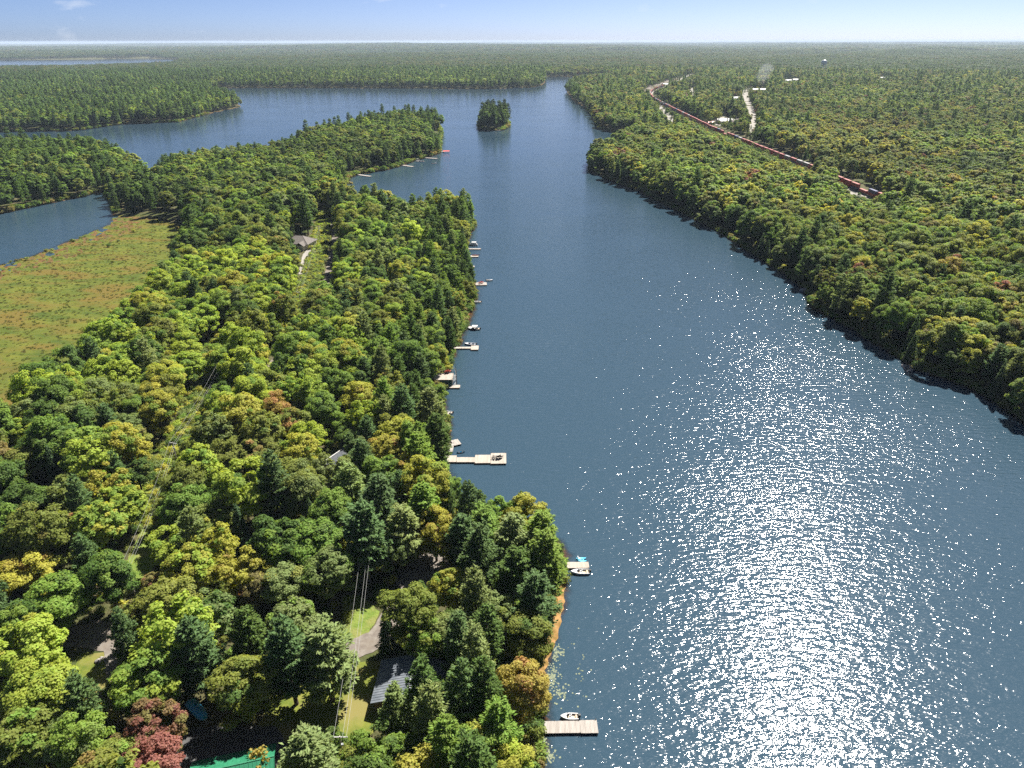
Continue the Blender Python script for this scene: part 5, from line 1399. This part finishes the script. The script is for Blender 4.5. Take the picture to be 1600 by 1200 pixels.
# ------------------------------------------------------------------ the train
rail = [Vector((v.x, v.y)) for v in S_RAIL]
acc = [0.0]
for i in range(1, len(rail)): acc.append(acc[-1] + (rail[i] - rail[i - 1]).length)
acc = np.array(acc); RX = np.array([v.x for v in rail]); RY = np.array([v.y for v in rail])
def on_rail(s): return np.interp(s, acc, RX), np.interp(s, acc, RY)
b = MB()
for off in (-.75, .75):
    for i in range(len(rail) - 1):
        d = (rail[i + 1] - rail[i]).normalized(); n_ = Vector((-d.y, d.x)) * off
        za = float(max(0, hgt(RX[i:i+1], RY[i:i+1])[0])) + .4; zb2 = float(max(0, hgt(RX[i+1:i+2], RY[i+1:i+2])[0])) + .4
        b.tube((rail[i].x + n_.x, rail[i].y + n_.y, za + .05), (rail[i+1].x + n_.x, rail[i+1].y + n_.y, zb2 + .05), .09, n=4)
tag(b.build('railway_track', M_GREY), 'pair of steel rails under the train', kind='structure')
CONT = [('maroon', mat('maroon_container', (.23, .042, .030), (.30, .06, .042), scale=.9, rough=.55)), ('rust red', mat('rust_container', (.23, .046, .03), (.29, .066, .04), scale=.9, rough=.55)),
        ('dark blue', mat('dark_blue_container', (.035, .04, .10), (.06, .065, .14), scale=.9, rough=.55)), ('grey', mat('grey_container', (.22, .2, .2), (.3, .28, .27), scale=.9, rough=.55))]
s_end = None
best = 1e9
for s in np.arange(0, acc[-1], 2.0):
    x, y = on_rail(s); px, py, f = proj(x, y, 2.5)
    if abs(px - 1375) < best: best = abs(px - 1375); s_end = s
cache = {}
def container_mesh(m):
    if m.name in cache: return cache[m.name]
    bb = MB(); rings = []
    n = 24
    for i in range(n + 1):
        x = -6.1 + 12.2 * i / n; e = 0 if i % 2 else .05
        if i in (0, n): e = 0
        rings.append([(x, -1.22 + e, 0), (x, 1.22 - e, 0), (x, 1.22 - e, 2.6), (x, -1.22 + e, 2.6)])
    bb.loft(rings); me = bpy.data.meshes.new('container'); me.from_pydata(bb.v, [], bb.f); me.update(); me.materials.append(m); cache[m.name] = me
    return me
wm = MB().box(-7.6, 7.6, -1.35, -1.25, .55, 1.15).box(-7.6, 7.6, 1.25, 1.35, .55, 1.15).box(-7.6, -6.3, -1.24, 1.24, .85, 1.1).box(6.3, 7.6, -1.24, 1.24, .85, 1.1).box(-6.29, 6.29, -1.24, 1.24, .45, .58)
wme = bpy.data.meshes.new('well_frame'); wme.from_pydata(wm.v, [], wm.f); wme.update(); wme.materials.append(M_BLACK)
bm_ = MB()
for dx in (-.9, .9):
    for sg in (-.75, .75): bm_.tube((dx, sg - .07, .45), (dx, sg + .07, .45), .44, n=10)
bm_.box(-1.2, 1.2, -.9, -.83, .4, .6).box(-1.2, 1.2, .83, .9, .4, .6)
bme = bpy.data.meshes.new('wheel_truck'); bme.from_pydata(bm_.v, [], bm_.f); bme.update(); bme.materials.append(M_BLACK)
tr = random.Random(5); s = s_end; k = 0
def nth(i):
    return ORD[i] if i > 1 else 'first'
while s > 40 and k < 110:
    x, y = on_rail(s); x2, y2 = on_rail(s - 7); x1, y1 = on_rail(s + 7)
    z = float(max(0, hgt(np.array([x]), np.array([y]))[0])) + .45
    if math.hypot(x, y) > 2150: break
    far = k > 45
    up = tr.choices(CONT, (60, 30, 5, 5) if not far else (42, 20, 28, 10))[0]; lo = tr.choices(CONT, (60, 30, 5, 5) if not far else (40, 15, 35, 10))[0]
    num = k + 1
    root = thing('container_wagon', 'double-stacked %s container wagon, %s from the near end of the train' % (up[0], nth(num)), 'train wagon', (x, y, z), math.atan2(y1 - y2, x1 - x2), 'wagons of the container train')
    link('well_frame', wme, root); link('wheel_truck', bme, root, (-7.0, 0, 0)); link('wheel_truck', bme, root, (7.0, 0, 0))
    link('container', container_mesh(lo[1]), root, (0, 0, .6))
    if tr.random() < .93: link('container', container_mesh(up[1]), root, (0, 0, 3.24))
    else: root['label'] = 'single-stacked %s container wagon, %s from the near end of the train' % (lo[0], nth(num))
    s -= 15.6; k += 1
print('WAGONS', k)

# ------------------------------------------------------------------ power poles and wires
def pole(label, px, py, h, rz=0.0):
    """px, py = the pole's top in the photograph"""
    z = 2.0
    for _ in range(3):
        p = at(px, py, z + h); z = max(0, float(hgt(np.array([p[0]]), np.array([p[1]]))[0]))
    root = thing('power_pole', label, 'power pole', (p[0], p[1], z), rz, 'wooden power poles')
    MB().tube((0, 0, -.5), (0, 0, h), .17, .12, 8).build('pole', M_DRIFT, root)
    MB().box(-1.25, 1.25, .1, .22, h - .55, h - .38).build('crossarm', M_WHITEPAINT, root)  # white paint lightens the crossarm against the shade it stands in
    for x in (-1.1, 0.45, 1.1):
        MB().tube((x, .16, h - .38), (x, .16, h - .14), .06, .04, 6).build('insulator', M_WHITE, root)
    MB().tube((.3, -.18, h - 2.6), (.3, -.18, h - 1.7), .22, n=10).build('transformer', M_GREY, root)
    return root, Vector((p[0], p[1], z)), h, rz
def wires(A, B_, sag, what):
    for i, x in enumerate((-1.1, .45, 1.1)):
        def tip(T):
            r_, loc, h, rz = T; return loc + Vector((x * math.cos(rz) - .16 * math.sin(rz), x * math.sin(rz) + .16 * math.cos(rz), h - .13))
        p, q = tip(A), tip(B_); bb = MB(); n = 14
        pts = [p.lerp(q, j / n) - Vector((0, 0, sag * 4 * (j / n) * (1 - j / n))) for j in range(n + 1)]
        for j in range(n): bb.tube(pts[j], pts[j + 1], .024, n=4)
        tag(bb.build('overhead_wire', M_WIRE), '%s of the three overhead wires %s' % (('leftmost', 'middle', 'rightmost')[i], what), 'wire', 'overhead wires')
P1 = pole('wooden power pole with crossarm among the trees above the gravel clearing', 570, 855, 11.0)
P2 = pole('wooden power pole at the bottom edge beside the grey green pine', 529, 1150, 11.5)
wires(P1, P2, 1.2, 'above the sunlit lawn')
P3 = pole('power pole where the wire corridor begins near the marsh side', 352, 548, 10.5, R(-15))
P4 = pole('power pole deep in the left wire corridor', 268, 690, 10.5, R(-15))
P5 = pole('power pole at the foot of the grassy strip', 195, 880, 10.5, R(-12))
wires(P3, P4, 1.2, 'in the upper left corridor'); wires(P4, P5, 1.2, 'over the grassy strip')
P6 = pole('power pole beside the hip-roofed house', 497, 352, 10.5, R(5)); P7 = pole('power pole below the hip-roofed house drive', 466, 455, 10.5, R(5))
wires(P6, P7, 1.2, 'beside the hip-roofed house')

# ------------------------------------------------------------------ car, tarp-covered boat
def car(label, px, py, rz, paint):
    p = ground(px, py); root = thing('parked_car', label, 'car', (p.x, p.y, p.z + .1), rz)
    sec = [(-2.2, .55, .75, .8), (-2.1, .42, .95, .86), (-1.2, .38, 1.0, .9), (1.0, .38, .98, .9), (1.9, .4, .9, .86), (2.2, .5, .72, .78)]
    MB().loft([[(x, -w, lo), (x, w, lo), (x, w * .97, hi), (x, -w * .97, hi)] for x, lo, hi, w in sec]).build('body', paint, root)
    MB().loft([[(x, -w, .96), (x, w, .96), (x, w * .8, z), (x, -w * .8, z)] for x, z, w in ((-1.9, 1.0, .8), (-1.3, 1.5, .8), (.2, 1.52, .8), (1.0, 1.0, .78))]).build('windows', M_GLASS, root)
    MB().box(-1.25, .2, -.62, .62, 1.5, 1.55).build('roof', paint, root)
    for x in (-1.35, 1.35):
        for sg in (-1, 1):
            wh = MB().tube((x, sg * .72, .33), (x, sg * .92, .33), .33, n=14).build('wheel', M_BLACK, root); MB().tube((x, sg * .921, .33), (x, sg * .93, .33), .19, n=10).build('rim', M_GREY, wh)
    for sg in (-1, 1):
        MB().box(2.12, 2.22, sg * .6 - .15, sg * .6 + .15, .62, .74).build('headlight', M_WHITE, root)
car('dark car parked on the pale driveway', 482, 403, R(70), M_BLACK)
p0 = ground(297, 1102); p1 = ground(320, 1128); c0 = (p0 + p1) / 2; hd = math.atan2(p1.y - p0.y, p1.x - p0.x); L = (p1 - p0).length
root = thing('covered_boat', 'long boat under a ribbed blue tarp in deep shade', 'boat', (c0.x, c0.y, c0.z + .08), hd)
rings = []
for i in range(17):
    t = i / 16 * 2 - 1; w = 1.05 * (1 - max(0, t) ** 3 * .55) ; hgt_ = 1.65 + (.10 if i % 4 == 0 else 0) - .25 * abs(t) ** 3
    x = t * L * .52
    rings.append([(x, -w, .75), (x, -w * .98, 1.15), (x, -w * .55, hgt_ - .1), (x, 0, hgt_ + .1), (x, w * .55, hgt_ - .1), (x, w * .98, 1.15), (x, w, .75)])
MB().loft(rings).build('tarp', M_TARP, root)
MB().loft([[(x, -w, .72), (x, -w * .6, .42), (x, 0, .3), (x, w * .6, .42), (x, w, .72)] for x, w in ((-L * .5, .95), (0, .98), (L * .4, .7), (L * .5, .35))]).build('hull', M_WHITE, root)
MB().box(-L * .35, L * .62, -.06, .06, .2, .3).box(-L * .3, L * .2, -.8, .8, .2, .28).build('trailer_frame', M_GREY, root)
for sg in (-1, 1):
    MB().tube((-.4, sg * .95 - .1, .3), (-.4, sg * .95 + .1, .3), .3, n=12).build('wheel', M_BLACK, root)

# ------------------------------------------------------------------ rocks, driftwood, dead trees, bushes
def rock(label, loc, s, group=None, flat=.6):
    bm = bmesh.new(); bmesh.ops.create_icosphere(bm, subdivisions=2, radius=1)
    for v in bm.verts:
        n = 1 + .22 * math.sin(v.co.x * 3.1 + loc[0]) * math.sin(v.co.y * 2.7 + loc[1]) + random.uniform(-.08, .08)
        v.co *= n; v.co.z *= flat
    me = bpy.data.meshes.new('boulder'); bm.to_mesh(me); bm.free(); me.materials.append(M_ROCK)
    o = link('boulder', me, None, loc); o.scale = (s, s * random.uniform(.7, 1), s); o.rotation_euler = (0, 0, random.uniform(0, 6)); tag(o, label, 'boulder', group)
for px, py, s, lb in ((152, 1033, .8, 'larger grey boulder beside the far left drive'), (157, 1028, .5, 'smaller grey boulder beside the far left drive'), (1256, 456, 2.2, 'pale boulder in the notch of the right bank'),
                      (1412, 574, 1.3, 'left boulder by the bleached branches'), (1446, 584, 1.5, 'right boulder by the bleached branches'), (846, 1062, .9, 'boulder at the water below the sandy bank'), (1215, 423, 1.2, 'low boulder on the middle right bank')):
    p = ground(px, py); rock(lb, (p.x, p.y, max(p.z, 0) + s * .15), s, 'boulders on the shore')
p = ground(1432, 577); root = thing('fallen_tree', 'bleached fallen tree with bare branches at the right bank', 'fallen tree', (p.x, p.y, max(p.z, .1)), R(200))
MB().tube((-2, 0, .6), (6, .5, -.1), .3, .12, 8).build('trunk', M_DRIFT, root)
for i in range(12):
    x = .5 + i * .45; a = random.uniform(-1.3, 1.3); l = random.uniform(1.5, 3.4)
    bb = MB().tube((x, .1, .35 - x * .07), (x + l * .5, math.sin(a) * l, .4 + math.cos(a) * l * .7), .1, .03, 5)
    bb.tube((x + l * .25, math.sin(a) * l * .5, .4 + math.cos(a) * l * .35), (x + l * .7, math.sin(a) * l * .6, .4 + math.cos(a) * l * .75), .05, .02, 4).build('branch', M_DRIFT, root)
for px, py, h, lb in ((1284, 372, 13, 'bare grey dead tree above the right bank bulge'), (1577, 320, 16, 'bare grey dead tree at the right edge'), (1195, 272, 14, 'thin dead tree between the wagons and the right bank'), (402, 285, 13, 'pale dead tree in the peninsula wood'), (712, 575, 7, 'pale leaning snag at the boathouse')):
    for _ in range(2):
        q = at(px, py, h * .7 + 2)
    root = thing('dead_tree', lb, 'tree', (q[0], q[1], max(0, float(hgt(np.array([q[0]]), np.array([q[1]]))[0])))); g_ = random.Random(int(px))
    MB().tube((0, 0, -.3), (g_.uniform(-.4, .4), 0, h + 2), .22, .05, 7).build('trunk', M_BARK_PALE, root)
    for i in range(9):
        z = h * (.35 + .07 * i); a = g_.uniform(0, 6.28); l = g_.uniform(1.4, 2.8) * (1.2 - i * .07)
        MB().tube((0, 0, z), (math.cos(a) * l, math.sin(a) * l, z + l * .6), .08, .025, 5).build('branch', M_BARK_PALE, root)
for px, py, w, tn, lb in ((350, 1192, 2.6, 'bright lime green', 'small round lime bush against the green roof'), (402, 1192, 5.5, 'golden yellow', 'golden yellow bush in front of the green roof'), (648, 1088, 4.2, 'orange', 'orange bush beside the grey metal roof'),
                          (822, 1018, 4.0, 'deep green', 'dark green bush at the head of the sandy bank'), (700, 570, 4.5, 'yellow green', 'yellow bush hanging over the water above the boathouse'), (698, 668, 3.2, 'orange', 'small orange bush at the water below the boathouse'), (540, 965, 3.5, 'olive green', 'olive bush on the verge of the curved drive')):
    z = 1.5 if py < 1150 else 3.2
    q = at(px, py, z + 1); root = thing('bush', lb, 'bush', (q[0], q[1], max(.1, float(hgt(np.array([q[0]]), np.array([q[1]]))[0]))), 0, 'bushes at the clearings')
    sc = w / 4.0; root.scale = (sc, sc, sc * (1.0 if py < 1150 else 1.5))
    c = link('foliage', SHRUB[int(px) % 3], root); c['tint'] = TINT[tn]; c['tint2'] = TINT[tn]; c['turn'] = 0.0

# ------------------------------------------------------------------ floating discs, smoke
bb = MB()
def pads(px, py, rx, ry, n):
    for _ in range(n):
        a = random.uniform(0, 6.28); rr = abs(random.gauss(0, .5))
        q = at(px + math.cos(a) * rr * rx, py + math.sin(a) * rr * ry, 0.02)
        if float(sdf(np.array([q[0]]), np.array([q[1]]))[0]) > -.2: continue
        r_ = random.uniform(.10, .24); t0 = random.uniform(0, 6.28); k = 8
        bb.add([(q[0], q[1], .012 + random.uniform(0, .012))] + [(q[0] + math.cos(t0 + .25 + i * 5.8 / k) * r_, q[1] + math.sin(t0 + .25 + i * 5.8 / k) * r_, .012 + random.uniform(0, .03)) for i in range(k + 1)], [(0, i + 1, i + 2) for i in range(k)])
pads(868, 1020, 14, 26, 80); pads(862, 1058, 16, 40, 120); pads(873, 1085, 22, 22, 50); pads(846, 1162, 10, 22, 110); pads(858, 1180, 22, 18, 50); pads(905, 1050, 30, 60, 25)
tag(bb.build('floating_discs', M_DISC), 'pale notched discs floating off the sandy bank', 'lily pads', kind='stuff')  # small pale discs scattered flat on the water
M_SMOKE = bpy.data.materials.new('smoke_air'); t_, o_ = nodes_of(M_SMOKE)
pv = t_.nodes.new('ShaderNodeVolumePrincipled'); pv.inputs['Color'].default_value = (.9, .93, 1.0, 1); pv.inputs['Density'].default_value = .006
t_.links.new(pv.outputs['Volume'], o_.inputs['Volume'])
p = ground(1192, 139); bb = MB()
bb.loft([[(cx + math.cos(2 * PI * i / 14) * r_ * (1 + .2 * math.sin(3 * i + k)), math.sin(2 * PI * i / 14) * r_ * (1 + .15 * math.cos(2 * i + k)), z) for i in range(14)] for k, (cx, r_, z) in enumerate(((0, 3, 6), (-2, 12, 16), (-6, 19, 27), (-3, 17, 38), (4, 22, 48), (2, 14, 58), (6, 4, 64)))])
tag(bb.build('smoke', M_SMOKE, None, p, smooth=True), 'thin white smoke rising from the town woods', 'smoke', kind='stuff')
